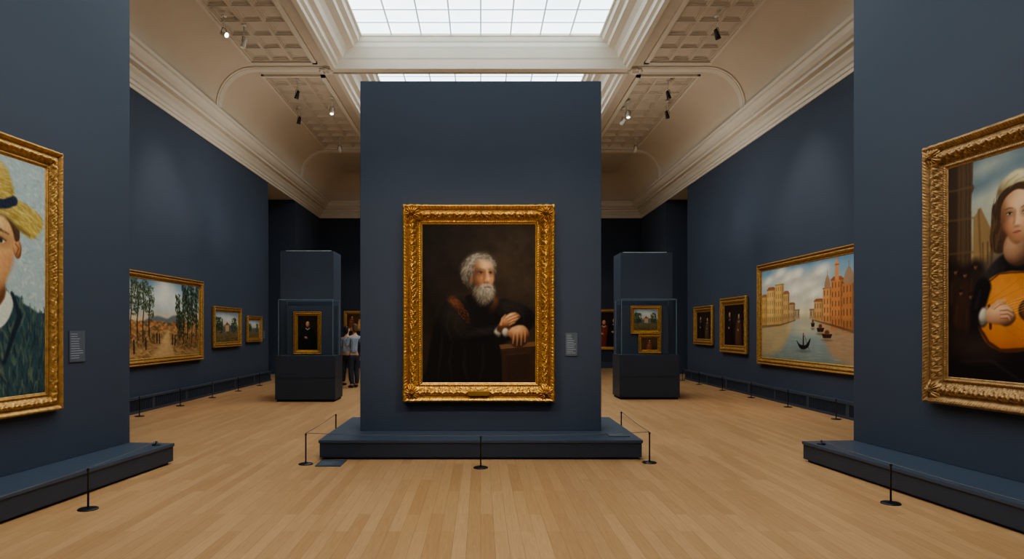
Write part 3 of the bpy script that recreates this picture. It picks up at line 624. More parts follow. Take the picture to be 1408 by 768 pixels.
def art_canal():
    v=Cv(4.45,2.03,380,(150,170,180),warp=.006,seed=21)
    v.vgrad([(0,(120,154,178)),(.3,(178,190,186)),(.5,(226,206,170)),(.56,(190,176,146)),(.62,(160,164,150)),(.8,(138,150,146)),(1,(122,130,122))])
    for x,y,r in [(1.3,.30,.4),(1.7,.24,.35),(2.2,.5,.45),(.9,.16,.35),(2.7,.26,.4),(1.6,.6,.5),(2.5,.7,.4),(.3,.3,.3)]:
        v.ell(x,y,r,r*.36,(226,214,190),.9,.9,-8); v.ell(x+.1,y-.06,r*.5,r*.2,(244,234,216),.8,.8,-8); v.ell(x-.05,y+.08,r*.7,r*.12,(186,178,168),.9,.5,-4)
    # reflections laid on the calm water first
    v.poly([(0,1.28),(1.45,1.22),(1.3,1.6),(.9,1.85),(0,1.95)],(196,160,108),.16,.75)
    v.poly([(2.7,1.24),(4.5,1.5),(4.5,2.0),(3.4,1.95),(2.9,1.6)],(182,136,96),.16,.8)
    v.ell(2.1,1.35,.5,.12,(214,196,160),.9,.7)
    def bld(x0,x1,y0,y1,col,n=4,m=3,roof=0):
        w=x1-x0
        v.poly([(x0,y0),(x1,y0),(x1,y1),(x0,y1)],col,.012,1,False)
        v.poly([(x0,y1-(y1-y0)*.25),(x1,y1-(y1-y0)*.25),(x1,y1),(x0,y1)],tuple(q*.86 for q in col),.08,.8,False)
        v.poly([(x1-w*.28,y0),(x1,y0),(x1,y1),(x1-w*.28,y1)],tuple(q*.80 for q in col),.02,.8,False)
        v.line([(x0,y0+.01),(x1,y0+.01)],.025,tuple(q*.7 for q in col),.01,.9)
        if roof: v.poly([(x0-.01,y0),(x0+w*.2,y0-roof),(x1-w*.2,y0-roof),(x1+.01,y0)],(168,98,66),.012,1,False)
        for i in range(n):
            for j in range(m):
                x=x0+w*(i+.5)/n; y=y0+(y1-y0)*(j+.6)/(m+.3); h=(y1-y0)/m*.2
                v.line([(x,y-h),(x,y+h)],w/n*.32,tuple(q*.56 for q in col),.012,.75)
    bld(.0,.3,.60,1.3,(212,164,100),3,3,.05); bld(.28,.75,.46,1.28,(230,186,118),4,4,.06); bld(.72,1.15,.36,1.26,(224,178,112),4,5); bld(1.12,1.42,.58,1.22,(210,166,110),3,3,.05); bld(1.40,1.68,.82,1.17,(198,160,116),3,2,.03); bld(1.66,1.88,.95,1.14,(186,160,126),2,1)
    bld(2.32,2.55,.96,1.15,(188,158,122),2,1); bld(2.5,2.9,.80,1.2,(208,158,106),4,2,.04); bld(2.85,3.2,.56,1.28,(216,152,98),3,4); bld(3.15,3.6,.42,1.36,(206,136,86),4,5,.05); bld(3.55,4.0,.50,1.42,(196,130,82),4,4); bld(3.95,4.5,.36,1.5,(210,144,92),5,5)
    v.poly([(2.92,.57),(2.93,.44),(3.02,.32),(3.11,.44),(3.12,.57)],(176,134,100),.012); v.line([(3.02,.33),(3.02,.22)],.015,(150,110,80),.01)
    v.poly([(3.3,.44),(3.3,.14),(3.365,-.02),(3.43,.14),(3.43,.44)],(214,146,96),.012,1,False); v.line([(3.3,.15),(3.43,.15)],.02,(150,92,60),.01)
    v.poly([(3.62,.52),(3.63,.36),(3.78,.22),(3.93,.36),(3.94,.52)],(170,138,110),.012); v.line([(3.78,.24),(3.78,.12)],.018,(150,110,80),.01)
    v.poly([(4.08,.38),(4.08,.06),(4.2,-.1),(4.32,.06),(4.32,.38)],(204,132,86),.012,1,False)
    for x0,x1,y0,y1 in ((0,1.7,.5,1.25),(2.5,4.45,.5,1.35)):
        v.dabs([(x0,y0),(x1,y0),(x1,y1),(x0,y1)],150,.07,.02,88,[(226,180,120),(186,136,90)],.14,10,False,8)
    v.poly([(0,1.28),(1.0,1.25),(1.7,1.165),(1.7,1.185),(1.0,1.29),(0,1.34)],(120,88,62),.02,.8,False); v.poly([(2.5,1.18),(3.2,1.27),(4.5,1.48),(4.5,1.54),(3.2,1.31),(2.5,1.2)],(112,80,58),.02,.8,False)
    v.dabs([(0,1.3),(4.45,1.4),(4.45,2.03),(0,2.03)],420,.34,.012,0,[(176,176,160),(132,142,136),(196,186,160)],.22,2,False,6)
    v.poly([(1.75,1.6),(1.9,1.68),(2.15,1.69),(2.35,1.55),(2.27,1.72),(2.1,1.78),(1.9,1.76)],(34,28,26),.012); v.line([(2.05,1.68),(2.05,1.5)],[.06,.04],(40,32,30),.01); v.ell(2.05,1.47,.025,.03,(150,100,70),.3); v.line([(2.1,1.5),(2.29,1.78)],.012,(60,44,34)); v.ell(2.05,1.82,.26,.03,(90,92,86),.6,.6)
    for x,y,w in [(2.75,1.34,.3),(3.0,1.46,.4),(2.45,1.24,.16)]:
        v.poly([(x-w/2,y),(x+w/2,y),(x+w*.36,y+.08),(x-w*.36,y+.08)],(64,42,32),.012,1,False); v.ell(x,y-.03,w*.22,.045,(116,74,54),.3); v.ell(x,y+.12,w*.45,.025,(104,92,76),.6,.6)
    v.noise(.04,4,9)
    return v
def art_grove():
    v=Cv(3.6,1.58,340,(150,170,180),warp=.04,seed=31)
    v.vgrad([(0,(122,150,168)),(.35,(176,186,184)),(.5,(214,190,158)),(.6,(164,124,82)),(1,(140,106,70))])
    for x,y,r in [(2.0,.22,.45),(1.7,.36,.4),(2.3,.42,.4),(1.9,.08,.3),(.6,.3,.4)]: v.ell(x,y,r,r*.4,(226,220,206),.9,.85)
    v.poly([(1.0,.82),(1.6,.72),(2.0,.76),(2.4,.70),(2.9,.8),(2.9,.95),(1.0,.95)],(112,118,118),.05)
    v.dabs([(.3,.84),(3.2,.84),(3.2,1.06),(.3,1.06)],420,.14,.05,5,[(194,120,70),(156,98,60),(98,90,54),(206,144,90)],.6,20,False,12)
    v.dabs([(0,.98),(3.6,.98),(3.6,1.58),(0,1.58)],1100,.2,.04,8,[(184,142,94),(148,106,66),(200,158,106),(112,100,64)],.45,15,False,10)
    v.poly([(1.35,1.62),(1.75,1.25),(1.95,1.04),(2.1,1.04),(2.15,1.25),(2.3,1.62)],(208,170,120),.12,.7)
    gr=[(46,58,40),(68,80,50),(36,46,33),(92,98,62)]
    for x,top,bot in ((.10,.02,1.22),(.32,.1,1.16),(.52,-.02,1.26),(.76,.08,1.14),(.98,.0,1.24),(1.22,.12,1.12)):
        v.line([(x,top),(x+.04,.55),(x-.01,.85),(x+.01,bot)],[.015,.03,.035,.05],(58,45,34),.015,.95)
        v.line([(x+.03,.5),(x+.12,.3)],[.018,.008],(58,45,34),.012,.9); v.line([(x+.02,.62),(x-.08,.42)],[.018,.008],(58,45,34),.012,.9)
        for k in range(6):
            cx=x+v.rs.uniform(-.11,.13); cy=top+.05+k*.10+v.rs.uniform(-.03,.03)
            v.dabs([(cx-.10,cy-.06),(cx+.10,cy-.06),(cx+.10,cy+.07),(cx-.10,cy+.07)],42,.05,.026,30,gr,.6,80,True,10)
    for x,top,bot in ((2.58,.25,1.2),(2.78,.0,1.28),(3.0,.05,1.2),(3.22,-.05,1.3),(3.45,.0,1.22)):
        v.line([(x,top),(x+.02,.7),(x,bot)],[.015,.035,.05],(50,39,31),.015,.95)
        for k in range(8):
            cx=x+v.rs.uniform(-.08,.09); cy=top+.06+k*.115
            v.dabs([(cx-.10,cy-.07),(cx+.10,cy-.07),(cx+.10,cy+.08),(cx-.10,cy+.08)],46,.06,.028,75,gr[:3],.65,50,True,8)
    v.dabs([(0,1.15),(1.4,1.05),(1.5,1.25),(0,1.4)],240,.08,.04,30,[(70,66,42),(108,82,50),(154,98,58)],.5,50,True,10)
    v.dabs([(2.4,1.12),(3.6,1.12),(3.6,1.4),(2.6,1.4)],240,.08,.04,30,[(64,60,40),(100,76,50),(154,92,56)],.5,50,True,10)
    for x,y,k in ((1.55,1.06,1),(1.66,1.08,1),(2.25,1.10,1.1),(2.36,1.12,1.1),(.64,1.20,1.3),(1.1,1.16,1.2)):
        v.line([(x,y),(x,y+.10*k),(x,y+.2*k)],[.035*k,.05*k,.045*k],(56,46,46),.015); v.ell(x,y-.025,.02*k,.026*k,(176,130,100),.3)
    v.noise(.07,3,9)
    return v
def art_landscape(seed,tone=0):
    v=Cv(1.6,.85,130,(150,170,180),warp=.03,seed=seed)
    v.vgrad([(0,(120,138,152)),(.4,(188,186,172)),(.5,(124,114,84)),(1,(92,76,48))])
    v.ell(.9,.2,.4,.1,(218,210,196),.8,.9); v.ell(.4,.14,.3,.08,(204,202,194),.8,.8)
    v.poly([(-.1,.5),(.3,.36),(.6,.44),(1.0,.38),(1.7,.5),(1.7,.6),(-.1,.6)],(92,104,104),.03)
    for x in (.15,.35,1.3): v.dabs([(x-.15,.2),(x+.15,.2),(x+.15,.55),(x-.15,.55)],110,.08,.03,50,[(52,62,38),(76,84,48),(38,46,30)],.85,50,True,8)
    v.dabs([(0,.52),(1.6,.52),(1.6,.85),(0,.85)],200,.14,.025,5,[(120,96,58),(92,84,50),(150,116,72)],.7,10,False,8)
    if tone:
        v.poly([(.7,.38),(.95,.36),(.95,.54),(.7,.56)],(190,150,112),.02,1,False); v.poly([(.66,.38),(.82,.28),(1.0,.37)],(146,88,62),.02,1,False)
    return v
def art_port(seed,bg=(44,32,24),cloth=(28,22,22),accent=(150,50,40),w=1.0,h=1.4,n=2):
    v=Cv(w,h,130,bg,warp=.01,seed=seed)
    v.ell(w*.6,h*.35,w*.5,h*.4,tuple(min(255,q*1.6) for q in bg),.8,.8)
    xs=[w*.5] if n==1 else [w*(i+.6)/(n+.2) for i in range(n)]
    for i,x in enumerate(xs):
        s=h*.5 if n==1 else h*.42; y=h*(.24+.05*(i%2))
        col=cloth if i%2==0 else accent
        v.ball(x,h,s*.55,h-y-s*.1,tuple(q*.6 for q in col),tuple(min(255,q*1.6) for q in col),0,(-.3,-.6,.7),.06,1,[(x-s*.12,y+s*.2),(x-s*.42,y+s*.4),(x-s*.5,h+.1),(x+s*.5,h+.1),(x+s*.42,y+s*.4),(x+s*.12,y+s*.2)])
        v.line([(x-s*.12,y+s*.26),(x,y+s*.34),(x+s*.12,y+s*.26)],s*.06,(186,176,160),.02)
        v.ell(x,y-.02*s,s*.18,s*.24,(46,30,22),.15); v.ball(x+.01*s,y+.03*s,s*.13,s*.18,(120,74,52),(226,178,140))
        v.ell(x-s*.05,y,s*.022,s*.014,(50,30,22),.4); v.ell(x+s*.06,y,s*.022,s*.014,(50,30,22),.4); v.line([(x+.01*s,y),(x+.015*s,y+.06*s)],s*.02,(180,124,92)); v.line([(x-s*.03,y+.12*s),(x+s*.04,y+.12*s)],s*.02,(160,80,66))
        v.ball(x-s*.1,y+s*.8,s*.12,s*.07,(120,74,52),(216,166,130),20)
    v.noise(.15,6,seed)
    return v

# ------------------------------------------------------------------ framed painting builder
def frame_mesh(W,H,fw,dep,amp,per,K,ds,seed=0):
    a=W/2-fw; b=H/2-fw
    t=np.linspace(0,1,K)
    base=np.interp(t,[0,.04,.08,.12,.16,.2,.26,.34,.5,.62,.68,.73,.78,.84,.92,1],[.30,.34,.36,.46,.44,.36,.42,.60,.88,.80,.66,.64,.78,.90,1.0,.82])*dep
    bm=bmesh.new(); segs=[]
    nW=max(8,int(W/ds)); nH=max(8,int(H/ds))
    for side,n in ((0,nW),(1,nH),(2,nW),(3,nH)):
        for i in range(n): segs.append((side,i/n))
    allr=[]
    def pos(side,f,u,out):
        A=a+u; B=b+u
        if side==0: return (-A+2*A*f,-B-out)
        if side==1: return (A+out,-B+2*B*f)
        if side==2: return (A-2*A*f,B+out)
        return (-A-out,B-2*B*f)
    rs=np.random.RandomState(7); NZ=rs.rand(512)
    for k in range(K):
        u=t[k]*fw; ring=[]
        for si,(side,f) in enumerate(segs):
            L=W if side%2==0 else H
            s=(f-.5)*L; cd=min(f,1-f)*L
            corner=math.exp(-(cd/(fw*1.3))**2); mid=math.exp(-(s/(fw*.9))**2)
            tt=t[k]; d=0; out=0
            if .22<tt<.70:
                e=math.sin((tt-.22)/.48*math.pi)**.7
                q=(tt-.22)/.48
                n=max(1,round(L/2/per)); ph=abs(s)/(L/2)*n
                stemc=.5+.24*math.sin(2*math.pi*ph)
                dist=abs(q-stemc)
                leaf=math.cos(2*math.pi*(ph*3)+ (q-.5)*9)*math.cos(math.pi*(q-stemc)*3.4)
                d=amp*e*(.6*math.exp(-(dist/.09)**2)+.42*leaf+.28*math.cos(2*math.pi*ph*7+11*q)-.1)*(1+.5*corner+.3*mid)
                d+=amp*.6*e*(corner+.5*mid)*(.5+.5*math.cos(11*(q-.5)))*(.4+.6*abs(math.cos(math.pi*cd/(fw*.35))))
                d+=amp*.3*(NZ[(si*3+k*7)%512]-.5)
            elif tt>=.76:
                d=amp*.5*(abs(math.cos(math.pi*s/(per*.26)))**.6-.5)*math.sin(min(1,(tt-.76)/.2)*math.pi)
                out=amp*.45*corner*abs(math.cos(math.pi*cd/(fw*.4)))*(tt>.85)+amp*.12*abs(math.cos(math.pi*s/per))*(tt>.9)
            elif .09<tt<.18: d=amp*.25*math.cos(2*math.pi*s/(per*.22))
            x,z=pos(side,f,u,out); ring.append(bm.verts.new((x,-(base[k]+d),z)))
        allr.append(ring)
    def flatring(u,y):
        return [bm.verts.new((pos(sd_,f,u,0)[0],y,pos(sd_,f,u,0)[1])) for sd_,f in segs]
    allr.insert(0,flatring(0,-.12*dep)); allr.append(flatring(fw*.98,-.2*dep)); allr.append(flatring(fw*.9,-.002))
    n=len(segs)
    for r0,r1 in zip(allr,allr[1:]):
        for i in range(n): 
            f=bm.faces.new([r0[i],r0[(i+1)%n],r1[(i+1)%n],r1[i]]); f.smooth=True
    bmesh.ops.recalc_face_normals(bm,faces=bm.faces[:])
    for v_ in bm.verts: v_.co.z+=H/2
    me=bpy.data.meshes.new('frame'); bm.to_mesh(me); bm.free(); return me
def leaf_ornament(R,hh,n=5):
    bm=bmesh.new(); seg=100; rings=[]
    ts=np.linspace(1,.02,18)
    for t in ts:
        ring=[]
        for i in range(seg):
            a=2*math.pi*i/seg; lobe=.5+.5*math.cos(n*a)
            r=R*t*(.72+.28*lobe**.6*(t**.5))
            h=hh*(1-t**2.2)*(.7+.3*lobe)+hh*.35*math.cos(n*3*a)*t*(1-t)*2+hh*.35*math.exp(-(t/.16)**2)-hh*.25*math.exp(-((t-.3)/.08)**2)
            ring.append(bm.verts.new((r*math.cos(a),-h,r*math.sin(a))))
        rings.append(ring)
    for A,B in zip(rings,rings[1:]):
        for i in range(seg):
            f=bm.faces.new([A[i],A[(i+1)%seg],B[(i+1)%seg],B[i]]); f.smooth=True
    bm.faces.new(rings[-1]); bmesh.ops.recalc_face_normals(bm,faces=bm.faces[:])
    me=bpy.data.meshes.new('ornament'); bm.to_mesh(me); bm.free(); return me
def canvas_mesh(v,W,H,fw,dep):
    cw=W-2*fw+.01; ch=H-2*fw+.01; ny,nx=v.ny,v.nx
    X=np.linspace(-cw/2,cw/2,nx); Z=np.linspace(H-fw+.005,fw-.005,ny)
    GX,GZ=np.meshgrid(X,Z); co=np.stack([GX,np.full_like(GX,-.3*dep),GZ],-1).reshape(-1,3)
    idx=np.arange(nx*ny).reshape(ny,nx)
    q=np.stack([idx[1:,:-1],idx[1:,1:],idx[:-1,1:],idx[:-1,:-1]],-1).reshape(-1,4)
    me=bpy.data.meshes.new('canvas'); me.from_pydata(co.tolist(),[],q.tolist())
    C=np.clip(v.C,0,255)/255.; C=np.where(C<=.04045,C/12.92,((C+.055)/1.055)**2.4)
    ca=me.color_attributes.new(name='paint',type='FLOAT_COLOR',domain='POINT')
    full=np.ones((nx*ny,4),np.float32); full[:,:3]=C.reshape(-1,3); ca.data.foreach_set('color',full.ravel())
    return me
def painting(loc,rot,W,H,fw,dep,v,gm,label,amp=.01,per=.12,K=22,ds=.02,cm=None,plate=False,orn=0):
    e=thing('painting',loc,rot,label,'painting')
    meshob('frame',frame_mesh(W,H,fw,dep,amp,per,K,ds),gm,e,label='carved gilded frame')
    meshob('canvas',canvas_mesh(v,W,H,fw,dep),cm or M_cv,e,label='painted canvas')
    if orn:
        om=leaf_ornament(orn,dep*.45,5); om.materials.append(gm)
        for sx in (-1,1):
            for sz in (0,1):
                o=bpy.data.objects.new('corner_ornament',om); o['label']='carved leaf scroll on the frame corner'
                o.location=(sx*(W/2-fw*.46),-dep*.72,fw*.46 if sz==0 else H-fw*.46); o.rotation_euler=(0,math.radians(45*(1 if sz==0 else 3)*(1 if sx>0 else -1)+90*(sx<0)),0); link(o,e)
    if plate:
        meshob('nameplate',boxes_mesh([(-.14,.14,-dep*.9-.02,-dep*.5,fw*.45-.03,fw*.45+.03)],.004),M_plate,e,label='small engraved brass nameplate')
    return e
R90=math.pi/2
painting((-.025,9.12,.64),0,2.0,2.6,.25,.13,art_elder(),G_bright,'large bearded man portrait in a dark cloak, ornate gold frame',.019,.17,52,.009,plate=True,orn=.13)
def on_left(s,z):
    return (-4.21-s*math.sin(TH),8.19-s*math.cos(TH),z)
def on_right(s,z): return (4.56+s*math.sin(TH),8.35-s*math.cos(TH),z)
painting(on_left(1.23+1.06,.783),R90-TH,2.12,2.6,.19,.09,art_hat(),G_mid,'portrait of a sitter in a straw hat, thick brushwork, gold frame',.010,.13,34,.012,cm=M_cvimp)
painting(on_right(1.25+1.17,.85),-R90+TH,2.34,2.62,.275,.11,art_lute(),G_ant,'painting of a woman in black playing a lute, carved antique frame',.014,.13,54,.008,orn=.12)
painting((XW,13.73,.79),-R90,4.75,2.30,.16,.10,art_canal(),G_mid,'wide canal city scene with boats in a gold frame',.010,.12,20,.016)
painting((XW,17.7,.98),-R90,1.80,1.44,.2,.10,art_port(41,(34,27,23),(26,21,20),(62,40,30),1.3,1.0,2),G_mid,'dark two-figure painting in a broad gold frame',.012,.12,18,.018)
painting((XW,20.1,1.14),-R90,1.64,1.13,.17,.09,art_port(43,(38,31,25),(28,24,24),(60,48,36),1.3,.9,2),G_mid,'small dark figure painting in a gold frame',.01,.12,16,.02)
painting((-XW,14.1,.89),R90,3.88,1.82,.14,.10,art_grove(),G_mid,'wide landscape with tall trees and orange fields, gold frame',.010,.12,20,.016)
painting((-XW,17.68,1.14),R90,1.88,1.02,.13,.09,art_landscape(51,1),G_mid,'small landscape with a farmhouse in a gold frame',.01,.12,16,.02)
painting((-XW,19.75,1.23),R90,1.24,.74,.12,.09,art_landscape(53,0),G_mid,'smallest wooded landscape in a gold frame',.01,.12,16,.02)
painting((-4.9,Y1,1.52),0,1.4,.82,.12,.08,art_port(61,(60,44,30),(90,50,34),(140,104,66),1.4,.8,3),G_mid,'small warm-toned figure scene on the end wall',.01,.10,12,.03)
painting((5.05,Y1,.75),0,1.6,1.66,.12,.08,art_port(63,(34,26,22),(24,18,18),(84,36,28),1.4,1.4,3),G_mid,'dark group portrait in gold frame on the end wall',.01,.10,12,.03)
painting((-3.96,15.638,1.03),0,.63,.965,.09,.06,art_port(71,(36,28,22),(22,20,22),(150,60,40),.8,1.2,1),G_bright,'small portrait of a person in black, gold frame, inside glass case',.006,.07,18,.01)
painting((3.90,16.138,1.49),0,.72,.655,.08,.05,art_landscape(73,1),G_bright,'small landscape in gold frame, upper picture in glass case',.006,.07,16,.012)
painting((3.99,16.138,1.03),0,.53,.44,.08,.05,art_port(75,(70,48,32),(96,54,36),(60,40,30),.9,.7,1),G_bright,'tiny figure painting in gold frame, lower picture in glass case',.006,.07,16,.012)

# ------------------------------------------------------------------ wall labels
def wlabel(loc,rot,w,h,rows,label):
    e=thing('wall_label',loc,rot,label,'wall label')
    meshob('card',boxes_mesh([(-w/2,w/2,-.012,0,0,h)],.002),M_label,e)
    bl=[]; rs=random.Random(int(loc[0]*100)); z=h-.03
    for i in range(rows):
        L=(w-.04)*(rs.uniform(.55,1) if i not in (0,1) else .5); bl.append((-w/2+.02,-w/2+.02+L,-.0135,-.011,z-.006,z)); z-=(h-.05)/rows
    meshob('printed_text',boxes_mesh(bl),M_text,e,label='rows of small illegible pale print')
wlabel((1.21,9.12,1.24),0,.165,.31,11,'grey caption card beside the bearded man portrait')
wlabel(on_left(.93,1.25),R90-TH,.24,.33,11,'grey caption card beside the straw hat portrait')
wlabel((-XW,20.75,1.3),R90,.2,.25,6,'small caption card beside the smallest landscape')
def plaque(loc,w,d,label):
    e=thing('information_plaque',loc,0,label,'plaque')
    meshob('plate',boxes_mesh([(-w/2,w/2,-d/2,d/2,0,.012)],.003),M_plat,e)
    meshob('printed_text',boxes_mesh([(-w*.42,w*(.1+.08*((i*7)%4)),d*.3-i*d*.14-.006,d*.3-i*d*.14,.0115,.0128) for i in range(5)]),M_text,e,label='rows of small illegible pale print')
plaque((-1.78,8.12,0),.3,.36,'flat blue-grey information plaque lying on the floor beside the platform')
plaque((1.75,8.75,.24),.26,.3,'flat blue-grey information plaque lying on the platform')

# ------------------------------------------------------------------ stanchions
sb=lathe_mesh([(.085,0),(.085,.006),(.078,.012),(.03,.016),(.012,.022)],28); sb.materials.append(M_metal)
sp=lathe_mesh([(.0085,.02),(.0085,.34),(.012,.345),(.012,.36),(.007,.366)],14); sp.materials.append(M_metal)
for m_ in (sb,sp):
    for p in m_.polygons: p.use_smooth=True
def stanchion(x,y,label,group):
    e=thing('stanchion',(x,y,0),0,label,'stanchion',group)
    for n,m_ in (('base',sb),('post',sp)):
        o=bpy.data.objects.new(n,m_); link(o,e)
def cord(pts,label):
    P=[]
    for a,b in zip(pts,pts[1:]):
        a=Vector(a);b=Vector(b)
        for k in range(8):
            t=k/8; P.append(a.lerp(b,t)-Vector((0,0,.012*4*t*(1-t))))
    P.append(Vector(pts[-1]))
    o=meshob('barrier_cord',tube_mesh(P,.0035,6),M_cord); tag(o,label,'cord')
cp_=[(-2.1,9.9),(-2.07,8.08),(0,7.87),(2.02,8.17),(2.1,10.2)]
for x,y in cp_: stanchion(x,y,'low dark metal stanchion around the central platform','barrier around the central platform')
cord([(x,y,.369) for x,y in cp_],'thin grey cord strung round the central platform')
for pts,zz,l in (([(-3.62,4.1),(-3.485,6.06)],(-3.80,8.0,.26),'left'),([(4.02,4.0),(3.76,6.26)],(4.02,8.06,.26),'right')):
    lab='low dark metal stanchion beside the straw hat platform' if l=='left' else 'low dark metal stanchion beside the lute player platform'
    for x,y in pts: stanchion(x,y,lab,'barriers beside the side platforms')
    o=thing('cord_anchor',(zz[0],zz[1],.24),0,'small dark metal cord anchor fixed on the platform corner','cord anchor')
    am=lathe_mesh([(.05,0),(.05,.008),(.04,.014),(.012,.018),(.012,.04),(.004,.046)],20); meshob('anchor_disc',am,M_metal,o,smooth=True)
    cord([(pts[0][0],pts[0][1],.369),(pts[1][0],pts[1][1],.369),(zz[0],zz[1],.289)],'thin grey cord running along the side platform')
for x0,ys in ((-6.25,(12.5,14.2,15.9,17.6,19.3)),(6.3,(12.1,14.0,15.9,17.8,19.7,21.3))):
    for y in ys: stanchion(x0,y,'low dark metal stanchion along the side wall','barriers along the side walls')
    cord([(x0,ys[0]-3.5,.369)]+[(x0,y,.369) for y in ys],'thin grey cord along the side wall')
    stanchion(x0,ys[0]-3.5,'low dark metal stanchion along the side wall','barriers along the side walls')

# ------------------------------------------------------------------ spotlights
stem=lathe_mesh([(.010,0),(.010,-.24)],10); stem.materials.append(M_white)
plate_m=lathe_mesh([(.05,.0),(.05,-.02),(.02,-.03)],18); plate_m.materials.append(M_white)
headm=lathe_mesh([(.014,.10),(.034,.094),(.038,.06),(.038,.015),(.048,-.015),(.054,-.10),(.05,-.10),(.042,-.08)],22)
headw=headm.copy(); headm.materials.append(M_black); headw.materials.append(M_white)
lensm=lathe_mesh([(.0425,-.082),(.041,-.086),(.022,-.089)],22); lensm.materials.append(M_lens)
ym=tube_mesh([(-.058,0,-.0),(-.058,0,.055),(-.04,0,.11),(0,0,.125),(.04,0,.11),(.058,0,.055),(.058,0,0)],.006); ym.materials.append(M_black)
for m_ in (stem,headm,headw,lensm):
    for p in m_.polygons: p.use_smooth=True
def spot(x,y,target,energy=0,white=False,angle=40,z=ZC,blend=.8):
    e=thing('track_spotlight',(x,y,z),0,('white' if white else 'black')+' adjustable spotlight hanging from the coffered ceiling','spotlight','ceiling spotlights')
    for n,m_ in (('mounting_plate',plate_m),('stem',stem)):
        link(bpy.data.objects.new(n,m_),e)
    c0=Vector((x,y,z-.36)); d=(Vector(target)-c0).normalized(); q=d.to_track_quat('-Z','Y')
    y_=bpy.data.objects.new('yoke',ym); y_.location=(0,0,-.36); y_.rotation_euler=(0,0,q.to_euler().z); link(y_,e)
    h=bpy.data.objects.new('lamp_head',headw if white else headm); h.location=(0,0,-.36); h.rotation_euler=q.to_euler(); link(h,e)
    l=bpy.data.objects.new('lens',lensm); l.location=(0,0,-.36); l.rotation_euler=q.to_euler(); link(l,e)
    if energy>0:
        L=bpy.data.lights.new('spot_lamp','SPOT'); L.energy=energy; L.spot_size=math.radians(angle); L.spot_blend=blend; L.color=(1,.88,.72); L.shadow_soft_size=.06
        lo=bpy.data.objects.new('spot_lamp',L); lo.location=c0+d*.16; lo.rotation_euler=q.to_euler(); COL.objects.link(lo)
tL=(-XW,14.4,1.8); tR=(XW,14.0,1.9)
spot(-4.25,3.4,(-.3,9.1,1.8),640,True,26); spot(4.25,3.4,(.3,9.1,1.8),640,True,26)  # out-of-view fixtures, added to light the central painting
spot(4.2,5.4,(-4.5,6.2,2.0),450,False,34); spot(-4.2,5.4,(4.8,6.2,2.1),400,False,34)  # also added out of view, lighting the two side partition paintings
spot(-5.0,13.3,(4.0,7.5,2),0,True); spot(-4.75,13.7,tL,200,True,60); spot(4.6,13.3,tR,220,False,62)
spot(-4.5,16.75,(-XW,17.9,1.6),110,False,44); spot(-5.0,18.8,(-XW,20,1.6),80,False,40); spot(-3.92,18.0,(-3.9,15.6,1.5),0,True); spot(-4.5,21.8,(-4.9,28,1.8),200,True,34)
spot(4.6,16.75,(XW,18,1.6),110,False,44); spot(3.95,18.3,(3.9,16,1.5),0,True); spot(5.0,18.3,(XW,20.3,1.6),80,False,40); spot(4.95,21.8,(5.0,28,1.6),200,True,34); spot(3.95,18.9,(0,26,2),0,True)
spot(-4.4,11.6,(-3.95,15.6,1.6),220,True,20); spot(4.4,11.6,(3.9,16.1,1.6),220,False,20)  # fixtures added above the view to light the display cases
def fill(loc,rot,sx,sy,power):  # added lamps, hidden on partition tops, to brighten the ceiling
    e=thing('added_ceiling_fill',loc,rot,'added shallow white uplight tray on top of a partition','fill','added ceiling fill lights')
    meshob('tray',boxes_mesh([(-sx/2-.03,sx/2+.03,-sy/2-.03,sy/2+.03,0,.03)],.004),M_white,e)
    L=bpy.data.lights.new('added_fill_lamp','AREA'); L.shape='RECTANGLE'; L.size=sx; L.size_y=sy; L.energy=power; L.color=(1,.93,.84)
    lo=bpy.data.objects.new('added_fill_lamp',L); lo.location=(loc[0],loc[1],loc[2]+.04); lo.rotation_euler=(math.pi,0,rot); COL.objects.link(lo)
fill((0,9.55,4.91),0,2.8,.5,56)
fill((-4.04,16.3,3.41),0,1.0,.5,38); fill((3.975,16.8,3.43),0,1.0,.5,38)
lx,ly,_=on_left(2.5,0); fill((lx-.3,ly,5.95),-TH,.3,4.0,36)
lx,ly,_=on_right(2.5,0); fill((lx+.3,ly,5.95),TH,.3,4.0,36)

# ------------------------------------------------------------------ people
def skin_mesh(chains,sub=2):
    verts=[];edges=[];rad=[]
    for ch in chains:
        prev=None
        for it in ch:
            if it[0]=='j': prev=it[1]; continue
            verts.append(it[0]); rad.append((it[1],it[2])); i=len(verts)-1
            if prev is not None: edges.append((prev,i))
            prev=i
    me=bpy.data.meshes.new('sk'); me.from_pydata(verts,edges,[])
    ob=bpy.data.objects.new('sk',me); COL.objects.link(ob)
    sm=ob.modifiers.new('s','SKIN'); sm.branch_smoothing=.6
    sv=me.skin_vertices[0].data
    for i,r in enumerate(rad): sv[i].radius=r; sv[i].use_root=(i==0)
    ob.modifiers.new('u','SUBSURF').levels=sub; ob.modifiers['u'].render_levels=sub
    dg=bpy.context.evaluated_depsgraph_get(); dg.update()
    out=bpy.data.meshes.new_from_object(ob.evaluated_get(dg)); bpy.data.objects.remove(ob)
    for p in out.polygons: p.use_smooth=True
    return out
